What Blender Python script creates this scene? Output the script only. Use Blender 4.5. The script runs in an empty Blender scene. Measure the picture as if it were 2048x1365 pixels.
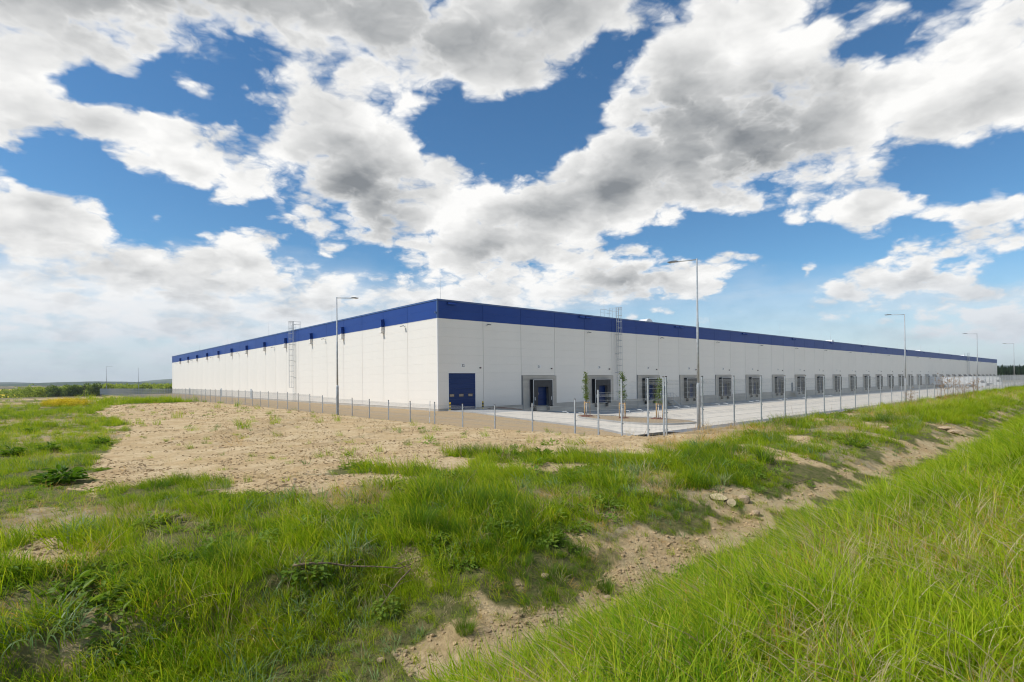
import bpy, bmesh, math, random
import numpy as np
from mathutils import Vector, Matrix
R = math.radians
S = bpy.context.scene
COL = S.collection
random.seed(7)
RNG = np.random.default_rng(11)

# ------------------------------------------------------------------ camera
CAM = np.array([0.0, 0.0, 3.329])
F_PX, YAW, PITCH, ROLL, PPY = 1075.986, R(41.189), R(0.295), R(0.598), 72.394   # photo is 2048 px wide
FW = np.array([math.sin(YAW)*math.cos(PITCH), math.cos(YAW)*math.cos(PITCH), math.sin(PITCH)])
RT = np.array([math.cos(YAW), -math.sin(YAW), 0.0])
UP = np.cross(RT, FW)
cr, sr = math.cos(ROLL), math.sin(ROLL)
cam_x = RT*cr - UP*sr
cam_y = RT*sr + UP*cr
cd = bpy.data.cameras.new('camera')
cam = bpy.data.objects.new('camera', cd)
COL.objects.link(cam)
M4 = Matrix.Identity(4)
for i in range(3):
    M4[i][0], M4[i][1], M4[i][2], M4[i][3] = cam_x[i], cam_y[i], -FW[i], CAM[i]
cam.matrix_world = M4
cd.sensor_width = 36
cd.lens = F_PX*36/2048
cd.shift_y = PPY/2048
cd.clip_start, cd.clip_end = 0.1, 30000
S.camera = cam

def px_ray(px, py):
    x2, y2 = (px-1024)/F_PX, -(py-682.5-PPY)/F_PX
    return FW + (x2*cr + y2*sr)*RT + (-x2*sr + y2*cr)*UP

# ------------------------------------------------------------------ node helpers
class NT:
    def __init__(self, tree): self.t = tree
    def n(self, typ, **kw):
        nd = self.t.nodes.new(typ)
        for k, v in kw.items(): setattr(nd, k, v)
        return nd
    def put(self, sock, v):
        if hasattr(v, 'is_linked') or isinstance(v, bpy.types.NodeSocket): self.t.links.new(v, sock)
        elif v is not None: sock.default_value = v
    def m(self, op, a, b=None, c=None, clamp=False):
        nd = self.n('ShaderNodeMath', operation=op, use_clamp=clamp)
        self.put(nd.inputs[0], a)
        if b is not None: self.put(nd.inputs[1], b)
        if c is not None: self.put(nd.inputs[2], c)
        return nd.outputs[0]
    def v(self, op, a, b=None, s=None):
        nd = self.n('ShaderNodeVectorMath', operation=op)
        self.put(nd.inputs[0], a)
        if b is not None: self.put(nd.inputs[1], b)
        if s is not None: self.put(nd.inputs[3], s)
        return nd.outputs[1] if op in ('LENGTH', 'DOT_PRODUCT') else nd.outputs[0]
    def xyz(self, x, y, z=0.0):
        nd = self.n('ShaderNodeCombineXYZ')
        for i, q in enumerate((x, y, z)): self.put(nd.inputs[i], q)
        return nd.outputs[0]
    def sep(self, v):
        nd = self.n('ShaderNodeSeparateXYZ'); self.put(nd.inputs[0], v); return nd.outputs
    def noise(self, vec, scale, detail=4.0, rough=0.55, lac=2.0, typ=None, dist=0.0):
        nd = self.n('ShaderNodeTexNoise')
        if typ: nd.noise_type = typ
        self.put(nd.inputs['Vector'], vec); nd.inputs['Scale'].default_value = scale
        nd.inputs['Detail'].default_value = detail; nd.inputs['Roughness'].default_value = rough
        nd.inputs['Lacunarity'].default_value = lac; nd.inputs['Distortion'].default_value = dist
        return nd.outputs[0]
    def ss(self, x, a, b, ta=0.0, tb=1.0, interp='SMOOTHSTEP'):
        nd = self.n('ShaderNodeMapRange', interpolation_type=interp)
        for i, q in enumerate((x, a, b, ta, tb)): self.put(nd.inputs[i], q)
        return nd.outputs[0]
    def mix(self, f, a, b, blend='MIX'):
        nd = self.n('ShaderNodeMix', data_type='RGBA', blend_type=blend)
        self.put(nd.inputs[0], f)
        for s, q in ((nd.inputs[6], a), (nd.inputs[7], b)):
            self.put(s, (*q, 1.0) if isinstance(q, tuple) and len(q) == 3 else q)
        return nd.outputs[2]

# ------------------------------------------------------------------ sun and sky
SUN = Vector((-0.50, 0.24, 0.60)).normalized()
SUN_EL, SUN_AZ = math.asin(SUN.z), math.atan2(SUN.x, SUN.y)
ld = bpy.data.lights.new('sun', 'SUN')
ld.energy, ld.angle, ld.color = 3.05, R(0.53), (1.0, 0.955, 0.88)
sun = bpy.data.objects.new('sun', ld)
COL.objects.link(sun)
sun.rotation_euler = SUN.to_track_quat('Z', 'Y').to_euler()
sun.location = (-60, 30, 80)

def build_world():
    w = bpy.data.worlds.new('World'); S.world = w; w.use_nodes = True
    t = w.node_tree; t.nodes.clear(); N = NT(t)
    d = N.n('ShaderNodeTexCoord').outputs['Generated']
    x, y, z = N.sep(d)
    az = N.m('ARCTAN2', x, y)
    el = N.m('ARCSINE', z)
    ang = N.xyz(az, el, 0.0)
    zz = N.m('MAXIMUM', z, 0.0)
    den = N.m('ADD', zz, 0.42)
    P = N.xyz(N.m('DIVIDE', x, den), N.m('DIVIDE', y, den), N.m('MULTIPLY', zz, 1.2))
    # wobble the positions of the cloud banks so that their outlines are ragged
    wn = N.n('ShaderNodeTexNoise'); N.put(wn.inputs['Vector'], P); wn.inputs['Scale'].default_value = 5.5; wn.inputs['Detail'].default_value = 4
    wob = N.v('SCALE', N.v('SUBTRACT', wn.outputs['Color'], (0.5, 0.5, 0.5)), s=0.17)
    angw = N.v('ADD', ang, N.v('MULTIPLY', wob, (1.0, 0.6, 0.0)))
    def spot(px, py):
        q = px_ray(px, py); q = q/np.linalg.norm(q)
        return math.atan2(q[0], q[1]), math.asin(q[2])
    def banks(lst, vec=None):
        acc = None
        for (px, py, rx, ry, rot, s) in lst:
            a0, e0 = spot(px, py)
            ax, ex = spot(px+8, py); ay, ey = spot(px, py-8)
            sx = math.hypot(ax-a0, ex-e0)/8*rx; sy = math.hypot(ay-a0, ey-e0)/8*ry
            tilt = math.atan2(ex-e0, ax-a0)
            mp = N.n('ShaderNodeMapping', vector_type='TEXTURE')
            N.put(mp.inputs[0], vec or angw)
            mp.inputs['Location'].default_value = (a0, e0, 0)
            mp.inputs['Rotation'].default_value = (0, 0, R(rot)+tilt)
            mp.inputs['Scale'].default_value = (sx, sy, 1)
            g = N.n('ShaderNodeTexGradient', gradient_type='SPHERICAL'); N.put(g.inputs[0], mp.outputs[0])
            miss = N.m('MULTIPLY_ADD', g.outputs['Fac'], -s, 1.0)
            acc = miss if acc is None else N.m('MULTIPLY', acc, miss)
        return N.m('SUBTRACT', 1.0, acc)
    cover = banks(CLOUDS)
    dark = banks(GREYS, N.v('ADD', ang, N.v('SCALE', N.v('SUBTRACT', angw, ang), s=0.45)))
    # outside the part of the sky listed above the clouds go on in the same way, scattered by noise
    far = N.m('ADD', N.ss(N.m('ABSOLUTE', N.m('SUBTRACT', az, 0.725)), 0.80, 1.0), N.ss(el, 0.60, 0.75), clamp=True)
    wide = N.ss(N.noise(P, 0.9, 2.0, 0.5), 0.40, 0.66, 0.0, 1.0)
    cover = N.m('ADD', N.m('MULTIPLY', cover, N.m('SUBTRACT', 1.0, far)), N.m('MULTIPLY', wide, far))
    veil = N.m('MULTIPLY', banks(VEILS), N.ss(N.noise(N.v('MULTIPLY', P, (1.0, 1.0, 9.0)), 2.6, 5.0, 0.55), 0.30, 0.62, 0.45, 1.0))
    def fluff(vec):
        a = N.noise(vec, 6.4, 9.0, 0.56, 2.1)
        vo = N.n('ShaderNodeTexVoronoi', feature='F1'); N.put(vo.inputs['Vector'], vec)
        vo.inputs['Scale'].default_value = 12.0; vo.inputs['Detail'].default_value = 3.0; vo.inputs['Roughness'].default_value = 0.5
        vo.inputs['Lacunarity'].default_value = 2.2
        return N.m('SUBTRACT', N.m('MULTIPLY', a, 2.1), N.m('MULTIPLY', vo.outputs['Distance'], 0.85))
    bend = N.noise(P, 12.0, 3.0, 0.6)
    Pd = N.v('ADD', P, N.xyz(N.m('MULTIPLY', bend, 0.06), N.m('MULTIPLY', bend, -0.05)))
    f0 = fluff(Pd)
    toward = Vector((SUN.x, SUN.y, 0)).normalized()*0.055
    def soft(vec):
        return N.noise(vec, 5.6, 4.0, 0.5, 2.1)
    f1 = fluff(N.v('ADD', Pd, (toward.x*.5, toward.y*.5, 0.03)))
    s0 = soft(Pd); s1 = soft(N.v('ADD', Pd, (toward.x, toward.y, 0.05)))
    dens = N.m('ADD', N.m('MULTIPLY_ADD', cover, 1.85, -1.10), f0)
    alpha = N.ss(dens, -0.14, 0.50)
    thin = N.ss(el, 0.0, 0.16, 0.85, 1.0)
    alpha = N.m('MULTIPLY', alpha, thin)
    lit = N.m('ADD', N.m('MULTIPLY', N.m('SUBTRACT', s0, s1), 1.3), N.m('MULTIPLY', N.m('SUBTRACT', f0, f1), 0.22))
    thick = N.ss(dens, 0.15, 1.5)
    br = N.m('SUBTRACT', N.m('ADD', 0.99, lit), N.m('MULTIPLY', thick, 0.30))
    br = N.m('SUBTRACT', br, N.m('MULTIPLY', N.m('MULTIPLY', dark, N.ss(s0, 0.25, 0.7, 0.7, 1.2)), N.ss(dens, 0.0, 0.8, 0.0, 0.74)))
    ccol = N.mix(N.ss(br, 0.0, 1.05, interp='LINEAR'), CLOUD_DARK, CLOUD_LIGHT)
    sky = N.n('ShaderNodeTexSky', sky_type='NISHITA', sun_disc=False)
    sky.sun_elevation, sky.sun_rotation = SUN_EL, SUN_AZ
    sky.altitude, sky.air_density, sky.dust_density, sky.ozone_density = 300, *SKY_AIR
    hs = N.n('ShaderNodeHueSaturation'); hs.inputs['Saturation'].default_value = SKY_SAT; N.put(hs.inputs['Color'], sky.outputs[0])
    bg1 = N.n('ShaderNodeBackground'); N.put(bg1.inputs[0], N.v('MULTIPLY', hs.outputs[0], (0.84, 1.03, 1.04))); bg1.inputs[1].default_value = SKY_STRENGTH
    alpha = N.m('SUBTRACT', 1.0, N.m('MULTIPLY', N.m('SUBTRACT', 1.0, alpha), N.m('SUBTRACT', 1.0, veil)))
    pass
    haze = N.ss(el, -0.02, 0.20, 0.72, 0.0)
    ccol = N.mix(N.m('MULTIPLY', N.m('SUBTRACT', 1.0, alpha), 0.35), ccol, AIR_TONE)
    ccol = N.mix(haze, ccol, AIR_TONE)
    alpha = N.m('SUBTRACT', 1.0, N.m('MULTIPLY', N.m('SUBTRACT', 1.0, alpha), N.m('SUBTRACT', 1.0, haze)))
    bg2 = N.n('ShaderNodeBackground'); N.put(bg2.inputs[0], ccol); bg2.inputs[1].default_value = 1.0
    mx = N.n('ShaderNodeMixShader'); N.put(mx.inputs[0], alpha)
    t.links.new(bg1.outputs[0], mx.inputs[1]); t.links.new(bg2.outputs[0], mx.inputs[2])
    out = N.n('ShaderNodeOutputWorld'); t.links.new(mx.outputs[0], out.inputs[0])
    w.cycles.sampling_method = 'MANUAL'; w.cycles.sample_map_resolution = 512
SKY_STRENGTH = 0.095
SKY_AIR = (1.0, 0.0, 4.0)
SKY_SAT = 1.12
AIR_TONE = (0.405, 0.47, 0.56)
CLOUD_DARK, CLOUD_LIGHT = (0.20, 0.215, 0.23), (0.82, 0.815, 0.80)
# banks of cloud: photo position and radii (turned into directions), tilt, amount
CLOUDS = [
 # the grey bank across the top
 (60,-40,380,220,0,1.0),(260,-20,360,200,0,.9),(420,-30,420,200,-5,.9),(700,40,330,210,-14,1.0),(930,70,300,210,-10,1.0),(1130,10,290,190,25,1.0),(1270,-60,260,150,10,.8),(840,-120,900,160,0,.8),
 # upper left
 (50,170,170,140,0,1.0),(0,270,110,130,0,.9),(205,120,140,60,-25,.8),(370,170,110,40,-15,.55),(250,95,90,40,-10,.5),
 # middle left chain of cumulus
 (180,240,170,85,-10,.95),(330,300,210,125,-20,1.0),(400,350,130,70,-20,.6),(520,340,170,95,-10,.95),(640,200,190,120,-5,.95),(740,240,130,100,0,.6),(590,280,130,90,-10,.6),(680,360,220,150,-10,1.0),(650,470,120,75,15,.7),(820,340,140,110,-15,.8),(470,412,90,30,5,.5),
 (900,410,260,150,-8,.95),(850,480,140,75,0,.6),(1000,470,270,140,3,.9),(1040,540,180,70,0,.6),(430,200,80,35,-20,.3),
 # left bank low
 (0,330,110,60,-20,.6),(-10,430,200,150,-10,.9),(100,455,240,105,-20,1.0),(300,525,310,90,-6,1.0),(480,530,200,90,5,.9),(60,550,240,80,0,.7),(540,490,50,60,20,.6),(300,440,70,40,10,.35),
 (150,610,300,80,0,.55),(480,590,330,80,0,.75),(800,590,380,75,2,.8),(1080,590,240,60,0,.75),(100,690,420,90,0,.45),(330,660,260,70,0,.5),(560,650,330,60,0,.5),(900,640,300,60,0,.4),
 # great cumulus right of the middle
 (1230,200,120,90,35,.9),(1330,130,170,150,30,.9),(1480,70,260,200,25,1.0),(1600,170,200,170,30,.9),(1400,260,300,170,20,1.0),(1330,330,300,150,15,1.0),(1200,390,260,130,12,1.0),(1100,440,230,120,10,.9),(1560,290,250,150,22,1.0),(1480,405,140,45,5,.55),(1300,440,200,70,8,.5),
 (1760,250,280,150,22,1.0),(1890,170,260,160,28,1.0),(1990,90,260,190,30,1.0),(2060,180,180,150,30,.9),(1800,20,200,60,15,.65),(1720,50,120,60,30,.5),
 # right low
 (1720,422,220,70,-3,1.0),(1650,415,110,45,0,.5),(1790,425,110,45,0,.5),(1990,425,230,95,0,1.0),(1840,530,240,65,20,1.0),(1740,560,110,40,10,.4),(1730,490,110,36,0,.5),(1700,600,190,45,5,.8),(1930,580,360,40,4,.7),(1320,550,200,65,-4,.85),(1390,560,110,40,-4,.5),(1240,555,150,70,0,.7),(1480,520,100,24,8,.45),(1600,550,50,24,25,.5),
 (1930,632,190,55,5,.85),(2050,645,150,60,0,.9),(1440,540,120,40,0,.5),(1450,610,130,30,0,.4),(1420,640,190,30,0,.35),(1700,650,280,40,3,.4),(1900,690,330,40,0,.5),(1290,630,60,30,0,.6),
]
GREYS = [
 (300,-20,640,190,0,1.0),(650,20,400,150,-10,.8),(850,100,300,140,-5,.8),(1050,20,300,120,10,.5),(1150,60,200,120,20,.3),
 (700,370,160,130,-20,1.2),(760,440,160,80,-10,.5),(60,490,200,90,-10,.3),(330,580,260,60,-5,.35),(960,500,150,60,0,.6),
 (1330,220,150,140,20,1.2),(1480,270,260,160,15,1.0),(1500,340,230,90,12,.9),(1230,370,200,80,10,.9),(1100,430,160,60,0,.5),(1640,240,160,120,25,.5),
 (1250,560,140,50,0,1.0),(1850,555,160,35,15,.6),(1990,470,170,50,0,.3),(1960,200,200,60,28,.25),(700,620,400,30,0,.4),(1450,620,90,18,0,.9),
]
VEILS = [(150,610,520,150,0,1.0),(450,610,480,130,0,1.0),(850,600,420,70,2,.85),(1150,600,220,70,0,.6),(100,700,560,130,0,.95),(600,690,500,110,0,.9),
 (1500,600,320,70,0,.35),(1750,650,420,70,3,.5),(2000,690,320,90,0,.6),(2000,590,300,40,5,.6)]
build_world()
HAZE = 0.00008

# ------------------------------------------------------------------ exposure
vs = S.view_settings
S.display_settings.display_device = 'sRGB'
vs.view_transform, vs.look, vs.exposure, vs.gamma = 'Standard', 'None', 0.30, 1.0
vs.use_curve_mapping = False
S.cycles.max_bounces = 6; S.cycles.diffuse_bounces = 3; S.cycles.glossy_bounces = 2
S.cycles.transmission_bounces = 3; S.cycles.transparent_max_bounces = 8; S.cycles.volume_bounces = 0
S.cycles.caustics_reflective = False; S.cycles.caustics_refractive = False
S.cycles.use_adaptive_sampling = True; S.cycles.adaptive_threshold = 0.01
S.cycles.use_denoising = True; S.cycles.denoiser = 'OPENIMAGEDENOISE'
S.cycles.filter_width = 1.1; S.cycles.sample_clamp_indirect = 4.0

# ------------------------------------------------------------------ mesh helpers
class MB:
    """collects shapes and links them as one mesh object"""
    def __init__(self): self.v, self.f, self.mi = [], [], []
    def add(self, vs, fs, mi=0):
        o = len(self.v); self.v += [tuple(p) for p in vs]
        self.f += [tuple(i+o for i in f) for f in fs]; self.mi += [mi]*len(fs)
        return self
    def box(self, x0, x1, y0, y1, z0, z1, mi=0):
        return self.add([(x0,y0,z0),(x1,y0,z0),(x1,y1,z0),(x0,y1,z0),(x0,y0,z1),(x1,y0,z1),(x1,y1,z1),(x0,y1,z1)],
                        [(0,3,2,1),(4,5,6,7),(0,1,5,4),(1,2,6,5),(2,3,7,6),(3,0,4,7)], mi)
    def bbox(self, x0, x1, y0, y1, z0, z1, b, mi=0):
        """box with its edges chamfered by b"""
        bm = bmesh.new(); bmesh.ops.create_cube(bm, size=1)
        for q in bm.verts: q.co = ((x0+x1)/2+q.co.x*(x1-x0), (y0+y1)/2+q.co.y*(y1-y0), (z0+z1)/2+q.co.z*(z1-z0))
        bmesh.ops.bevel(bm, geom=bm.edges[:], offset=b, segments=1, affect='EDGES')
        bm.verts.index_update()
        self.add([q.co[:] for q in bm.verts], [[q.index for q in f.verts] for f in bm.faces], mi); bm.free()
        return self
    def tube(self, pts, r, n=6, cap=True, mi=0):
        pts = [Vector(p) for p in pts]
        rs = r if isinstance(r, (list, tuple)) else [r]*len(pts)
        vs, fs = [], []
        ref = None
        for i, p in enumerate(pts):
            d = (pts[min(i+1, len(pts)-1)]-pts[max(i-1, 0)]).normalized()
            if ref is None: ref = Vector((0,0,1)) if abs(d.z) < .9 else Vector((1,0,0))
            a = d.cross(ref).normalized(); b = a.cross(d).normalized(); ref = b
            for k in range(n):
                t = 2*math.pi*k/n
                vs.append(p + (a*math.cos(t)+b*math.sin(t))*rs[i])
        for i in range(len(pts)-1):
            for k in range(n):
                k2 = (k+1) % n
                fs.append((i*n+k, i*n+k2, (i+1)*n+k2, (i+1)*n+k))
        if cap:
            fs.append(tuple(range(n))[::-1]); fs.append(tuple((len(pts)-1)*n+k for k in range(n)))
        return self.add(vs, fs, mi)
    def prism(self, poly, axis, a, b, mi=0):
        """extrude a 2-D outline along an axis (0 x, 1 y, 2 z) from a to b"""
        def P(p, h):
            q = list(p); q.insert(axis, h); return tuple(q)
        n = len(poly)
        vs = [P(p, a) for p in poly]+[P(p, b) for p in poly]
        fs = [tuple(range(n)), tuple(range(2*n-1, n-1, -1))]+[(i, i+n, (i+1) % n+n, (i+1) % n) for i in range(n)]
        return self.add(vs, fs, mi)
    def mesh(self, name, mats, smooth=False):
        me = bpy.data.meshes.new(name); me.from_pydata(self.v, [], self.f)
        for m in (mats if isinstance(mats, (list, tuple)) else [mats]): me.materials.append(m)
        if any(self.mi): me.polygons.foreach_set('material_index', self.mi)
        bm = bmesh.new(); bm.from_mesh(me); bmesh.ops.recalc_face_normals(bm, faces=bm.faces[:]); bm.to_mesh(me); bm.free()
        if smooth: me.polygons.foreach_set('use_smooth', [True]*len(me.polygons))
        me.update(); return me
    def build(self, name, mats, parent=None, smooth=False, loc=None):
        return link(name, self.mesh(name, mats, smooth), parent, loc)

def link(name, data, parent=None, loc=None, rz=0.0):
    o = bpy.data.objects.new(name, data); COL.objects.link(o)
    if parent is not None: o.parent = parent
    if loc is not None: o.location = loc
    if rz: o.rotation_euler.z = rz
    return o
def tag(o, label=None, cat=None, group=None, kind=None):
    if label: o['label'] = label
    if cat: o['category'] = cat
    if group: o['group'] = group
    if kind: o['kind'] = kind
    return o
def thing(name, label, cat, loc=(0,0,0), rz=0.0, group=None):
    return tag(link(name, None, None, loc, rz), label, cat, group)
def copy_tree(o, parent=None):
    c = o.copy(); COL.objects.link(c); c.parent = parent
    for ch in list(o.children): copy_tree(ch, c)
    return c
def raw_mesh(name, V, F, mats=(), smooth=True):
    """numpy verts and quads -> mesh"""
    me = bpy.data.meshes.new(name)
    me.vertices.add(len(V)); me.vertices.foreach_set('co', np.asarray(V, np.float32).ravel())
    k = F.shape[1]
    me.loops.add(F.size); me.loops.foreach_set('vertex_index', F.astype(np.int32).ravel())
    me.polygons.add(len(F)); me.polygons.foreach_set('loop_start', np.arange(0, F.size, k, dtype=np.int32))
    for m in mats: me.materials.append(m)
    me.update(calc_edges=True); me.validate()
    me.polygons.foreach_set('use_smooth', [smooth]*len(me.polygons))
    return me
def attr(me, name, arr):
    a = me.attributes.new(name, 'FLOAT', 'POINT'); a.data.foreach_set('value', np.asarray(arr, np.float32))

# ------------------------------------------------------------------ numpy noise, masks, ground shape
def _hash(ix, iy, s):
    n = (ix*374761393 + iy*668265263 + s*2147483647) & 0xffffffff
    n = ((n ^ (n >> 13))*1274126177) & 0xffffffff
    return ((n ^ (n >> 16)) & 0xffff)/65535.0
def vnoise(x, y, s=0):
    x = np.asarray(x, float); y = np.asarray(y, float)
    xi = np.floor(x).astype(np.int64); yi = np.floor(y).astype(np.int64)
    fx = x-xi; fy = y-yi; fx = fx*fx*(3-2*fx); fy = fy*fy*(3-2*fy)
    a, b = _hash(xi, yi, s), _hash(xi+1, yi, s); c, d = _hash(xi, yi+1, s), _hash(xi+1, yi+1, s)
    return (a*(1-fx)+b*fx)*(1-fy)+(c*(1-fx)+d*fx)*fy
def fbm(x, y, o=4, s=0, g=0.5):
    r, a, t = 0.0, 1.0, 0.0
    for i in range(o):
        r = r + a*vnoise(x*2**i+i*17.3, y*2**i-i*9.1, s+i); t += a; a *= g
    return r/t
def sst(a, b, x):
    t = np.clip((x-a)/(b-a), 0, 1); return t*t*(3-2*t)

# wheel ruts across the bare earth: from, to, depth
RUTS = [(4.2,48.,14.2,66.,.16),(5.6,45.,14.5,61.,.10),(3.0,22.,14.0,38.,.07),(4.2,20.5,14.2,35.8,.07),(6.,17.,15.,24.,.05)]
FENCE_U, FENCE_V = 16.0, 10.6
FB_V = [10.6, 14.5, 17, 20, 30, 37.5, 45, 62, 82, 102, 160, 250]
FB_Z = [1.28, 0.30, 0.15, 0.05, 0.05, 0.14, 0.37, 0.48, 0.52, 0.48, 0.20, -0.30]
def fence_base(v): return np.interp(v, FB_V, FB_Z)
NAT_V = [-60, -3, 0.4, 1.5, 2.2, 3.0, 3.7, 4.3, 4.8, 5.4, 6.2, 7.2, 9, 10.6, 14.5, 20, 30, 45, 62, 82, 102, 160, 245, 330, 430, 700, 1000, 1800, 3000, 9000]
NAT_Z = [1.9, 1.75, 1.68, 1.60, 1.36, .92, .58, .49, .62, .87, 1.06, 1.2, 1.3, 1.38, 1.28, 1.14, 1.10, 1.12, 1.10, 1.0, .75, .1, -.9, -2.3, -9, -12, -8, -3, 4, 8]
SHELF_V = [4.3, 5.0, 5.7, 6.15, 6.6, 7.5, 9, 10.6]
SHELF_Z = [.45, .52, .62, .72, 1.08, 1.2, 1.28, 1.38]
def pave_z(u, v): return 0.02 - 1.22*sst(24, 41, v)*sst(37, 53, u)
def ground_z(u, v, fine=True):
    u = np.asarray(u, float); v = np.asarray(v, float)
    w = 0.35*(fbm(u*.35, v*.12, 2, 5)-.5)
    near = (v > -2) & (v < 12)
    vv = np.where(near, v+w*np.clip((v-1)/3, 0, 1)*np.clip((10.0-v)/3, 0, 1), v)
    z = np.interp(vv, NAT_V, NAT_Z)
    shelf = np.interp(vv, SHELF_V, SHELF_Z)
    ks = (1-sst(2.6, 4.6, u+1.2*(fbm(u*.8, v*.8, 2, 8)-.5)))*((vv > 4.3) & (vv < 10.6))
    z = z*(1-ks)+shelf*ks
    # the land falls away to the right, and the yard inside the fence is levelled
    z = np.where(v < 200, z - (z-0.0)*sst(150, 480, u), z)
    bank_r = 1.28*(1-sst(10.9, 16.3, v)); bank_l = fence_base(v)*(1-sst(16.6, 26, u))
    zi = np.maximum(bank_r*sst(15.5, 18, u+ (v-10.6)*.3), bank_l)
    zi = np.where((v > 12) & (v < 204), zi, bank_r)
    paved = sst(0, .6, inside_dist(u, v))
    zi = zi*(1-paved) + (pave_z(u, v)-.30)*paved - .03*(1-paved)
    ins = sst(15.05, 16.0, u)*sst(10.35, 10.9, v)*(1-sst(205, 260, v))*(1-sst(460, 520, u))
    z = z*(1-ins)+zi*ins
    r = np.hypot(u, v)
    out = (1-ins)
    z = z + out*(0.10*(fbm(u*.55, v*.55, 3, 21)-.5)*np.clip(r/3, 0, 1) + np.clip((r-150)/400, 0, 1)*3.0*(fbm(u*.006, v*.006, 2, 31)-.5))
    for (a0, b0, a1, b1, dp) in RUTS:
        L2 = (a1-a0)**2+(b1-b0)**2
        t = np.clip(((u-a0)*(a1-a0)+(v-b0)*(b1-b0))/L2, 0, 1)
        d = np.hypot(u-a0-t*(a1-a0), v-b0-t*(b1-b0)) + .25*(fbm(u*1.5, v*1.5, 2, 37)-.5)
        z = z + out*dp*(1.1*np.exp(-((d-.42)/.20)**2)-np.exp(-(d/.22)**2))*np.clip(4*t*(1-t)+.15, 0, 1)
    if fine:
        k = np.clip(1-r/60, 0, 1)
        z = z + out*k*(0.075*(fbm(u*2.2, v*2.2, 3, 41)-.5) + .06*(fbm(u*9, v*9, 3, 47)-.5)*np.clip(1.2-r/50, .2, 1) + .16*(fbm(u*1.0, v*1.0, 2, 49)-.5)*sst(4.8, 6, v)*(1-sst(9, 11, v)))
    return z
# left edge of the concrete yard, as u for a given v
PE_V = [19.0, 20.3, 23.3, 29.3, 38.0, 44.0, 49.8]
PE_U = [26.0, 26.6, 28.2, 29.6, 31.8, 33.6, 33.9]
def pave_left(v): return np.interp(v, PE_V, PE_U)
def inside_dist(u, v):
    """rough distance inside the paved yard (negative outside)"""
    return np.minimum(np.minimum(u-pave_left(v), v-17.6), np.minimum(60.0-v, 455-u))

def hit(px, py, tmax=900):
    """the point of the ground that the photo shows at a pixel"""
    d = px_ray(px, py)
    t = np.geomspace(1.0, tmax, 1500)
    p = CAM+t[:, None]*d
    below = p[:, 2] < ground_z(p[:, 0], p[:, 1], False)
    i = int(np.argmax(below)) if below.any() else len(t)-1
    return p[i]
def on_plane(px, py, axis, val):
    d = px_ray(px, py); return CAM+d*((val-CAM[axis])/d[axis])
def poly_uv(pts): return np.array([hit(x, y)[:2] for x, y in pts])
def in_poly(P, x, y):
    c = np.zeros(np.shape(x), bool); n = len(P)
    for i in range(n):
        x0, y0 = P[i]; x1, y1 = P[(i+1) % n]
        if y0 == y1: continue
        s = ((y0 > y) != (y1 > y)) & (x < (x1-x0)*(y-y0)/(y1-y0)+x0)
        c ^= s
    return c

# bare earth and dead grass, outlined on the ground
DIRT = [poly_uv(p) for p in (
 [(345,806),(230,810),(190,826),(232,850),(225,868),(243,890),(200,908),(180,925),(172,955),(215,988),(250,972),(300,962),(400,966),(520,955),(640,948),(700,932),(770,938),(850,915),(1000,903),(1100,908),(1190,912),(1300,902),(1420,886),(1490,868),(1450,848),(1405,848),(1330,856),(1150,856),(1065,854),(925,845),(777,829),(600,810)],
 [(960,1364),(1130,1265),(1280,1190),(1480,1090),(1660,1000),(1750,955),(1900,910),(2048,858),(2048,843),(1960,866),(1900,872),(1850,880),(1780,925),(1700,945),(1560,985),(1500,1008),(1430,1042),(1310,1075),(1300,1100),(1250,1130),(1150,1215),(1000,1212),(890,1250),(780,1320),(800,1364)],
 [(1400,985),(1450,968),(1500,975),(1510,1000),(1450,1008)],
 [(1780,905),(1850,870),(1900,860),(1880,890),(1800,920)],
 [(440,960),(700,950),(880,955),(860,970),(600,985),(450,985)],
 [(730,905),(980,925),(900,945),(760,940)],
 [(120,1290),(190,1260),(215,1320),(140,1335)],
)]
STRAW = [poly_uv(p) for p in (
 [(0,868),(120,858),(235,868),(230,880),(120,884),(0,896)],
 [(0,840),(90,838),(200,843),(150,852),(0,852)],
 [(0,1045),(60,1015),(300,1015),(380,1030),(260,1050),(90,1060),(0,1090)],
 [(1275,985),(1300,955),(1370,950),(1410,990),(1390,1005),(1300,1000)],
 [(1700,830),(1780,808),(1900,798),(2048,784),(2048,800),(1960,808),(1850,822),(1760,840)],
 [(1290,885),(1480,855),(1540,850),(1500,880),(1320,915)],
)]
def masks(u, v):
    j1 = 1.3*(fbm(u*.9, v*.9, 4, 61)-.5); j2 = 1.5*(fbm(u*.9+40, v*.9, 4, 62)-.5)
    s = np.clip(np.hypot(u, v)/16, .25, 1.6)
    uu, vv = u+j1*s*1.3, v+j2*s*1.3
    dirt = np.zeros(np.shape(u)); straw = np.zeros(np.shape(u))
    for i, P in enumerate(DIRT): dirt = np.maximum(dirt, in_poly(P, uu, vv)*(.80 if i in (1, 2, 3) else 1.0))
    for P in STRAW: straw = np.maximum(straw, in_poly(P, uu, vv))
    side = (v < 10.2) & (v > 4.6)
    bare = sst(.64, .70, fbm(u*.8+9, v*.8, 4, 71))*side
    dirt = np.maximum(dirt, bare*.9)
    dead = sst(.57, .69, fbm(u*.55-3, v*.55, 3, 77))*((u < 6) & (v > 9) | (v > 4.6) & (v < 10.2))
    straw = np.maximum(straw, dead*.8*(1-dirt))
    return dirt, straw

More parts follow.
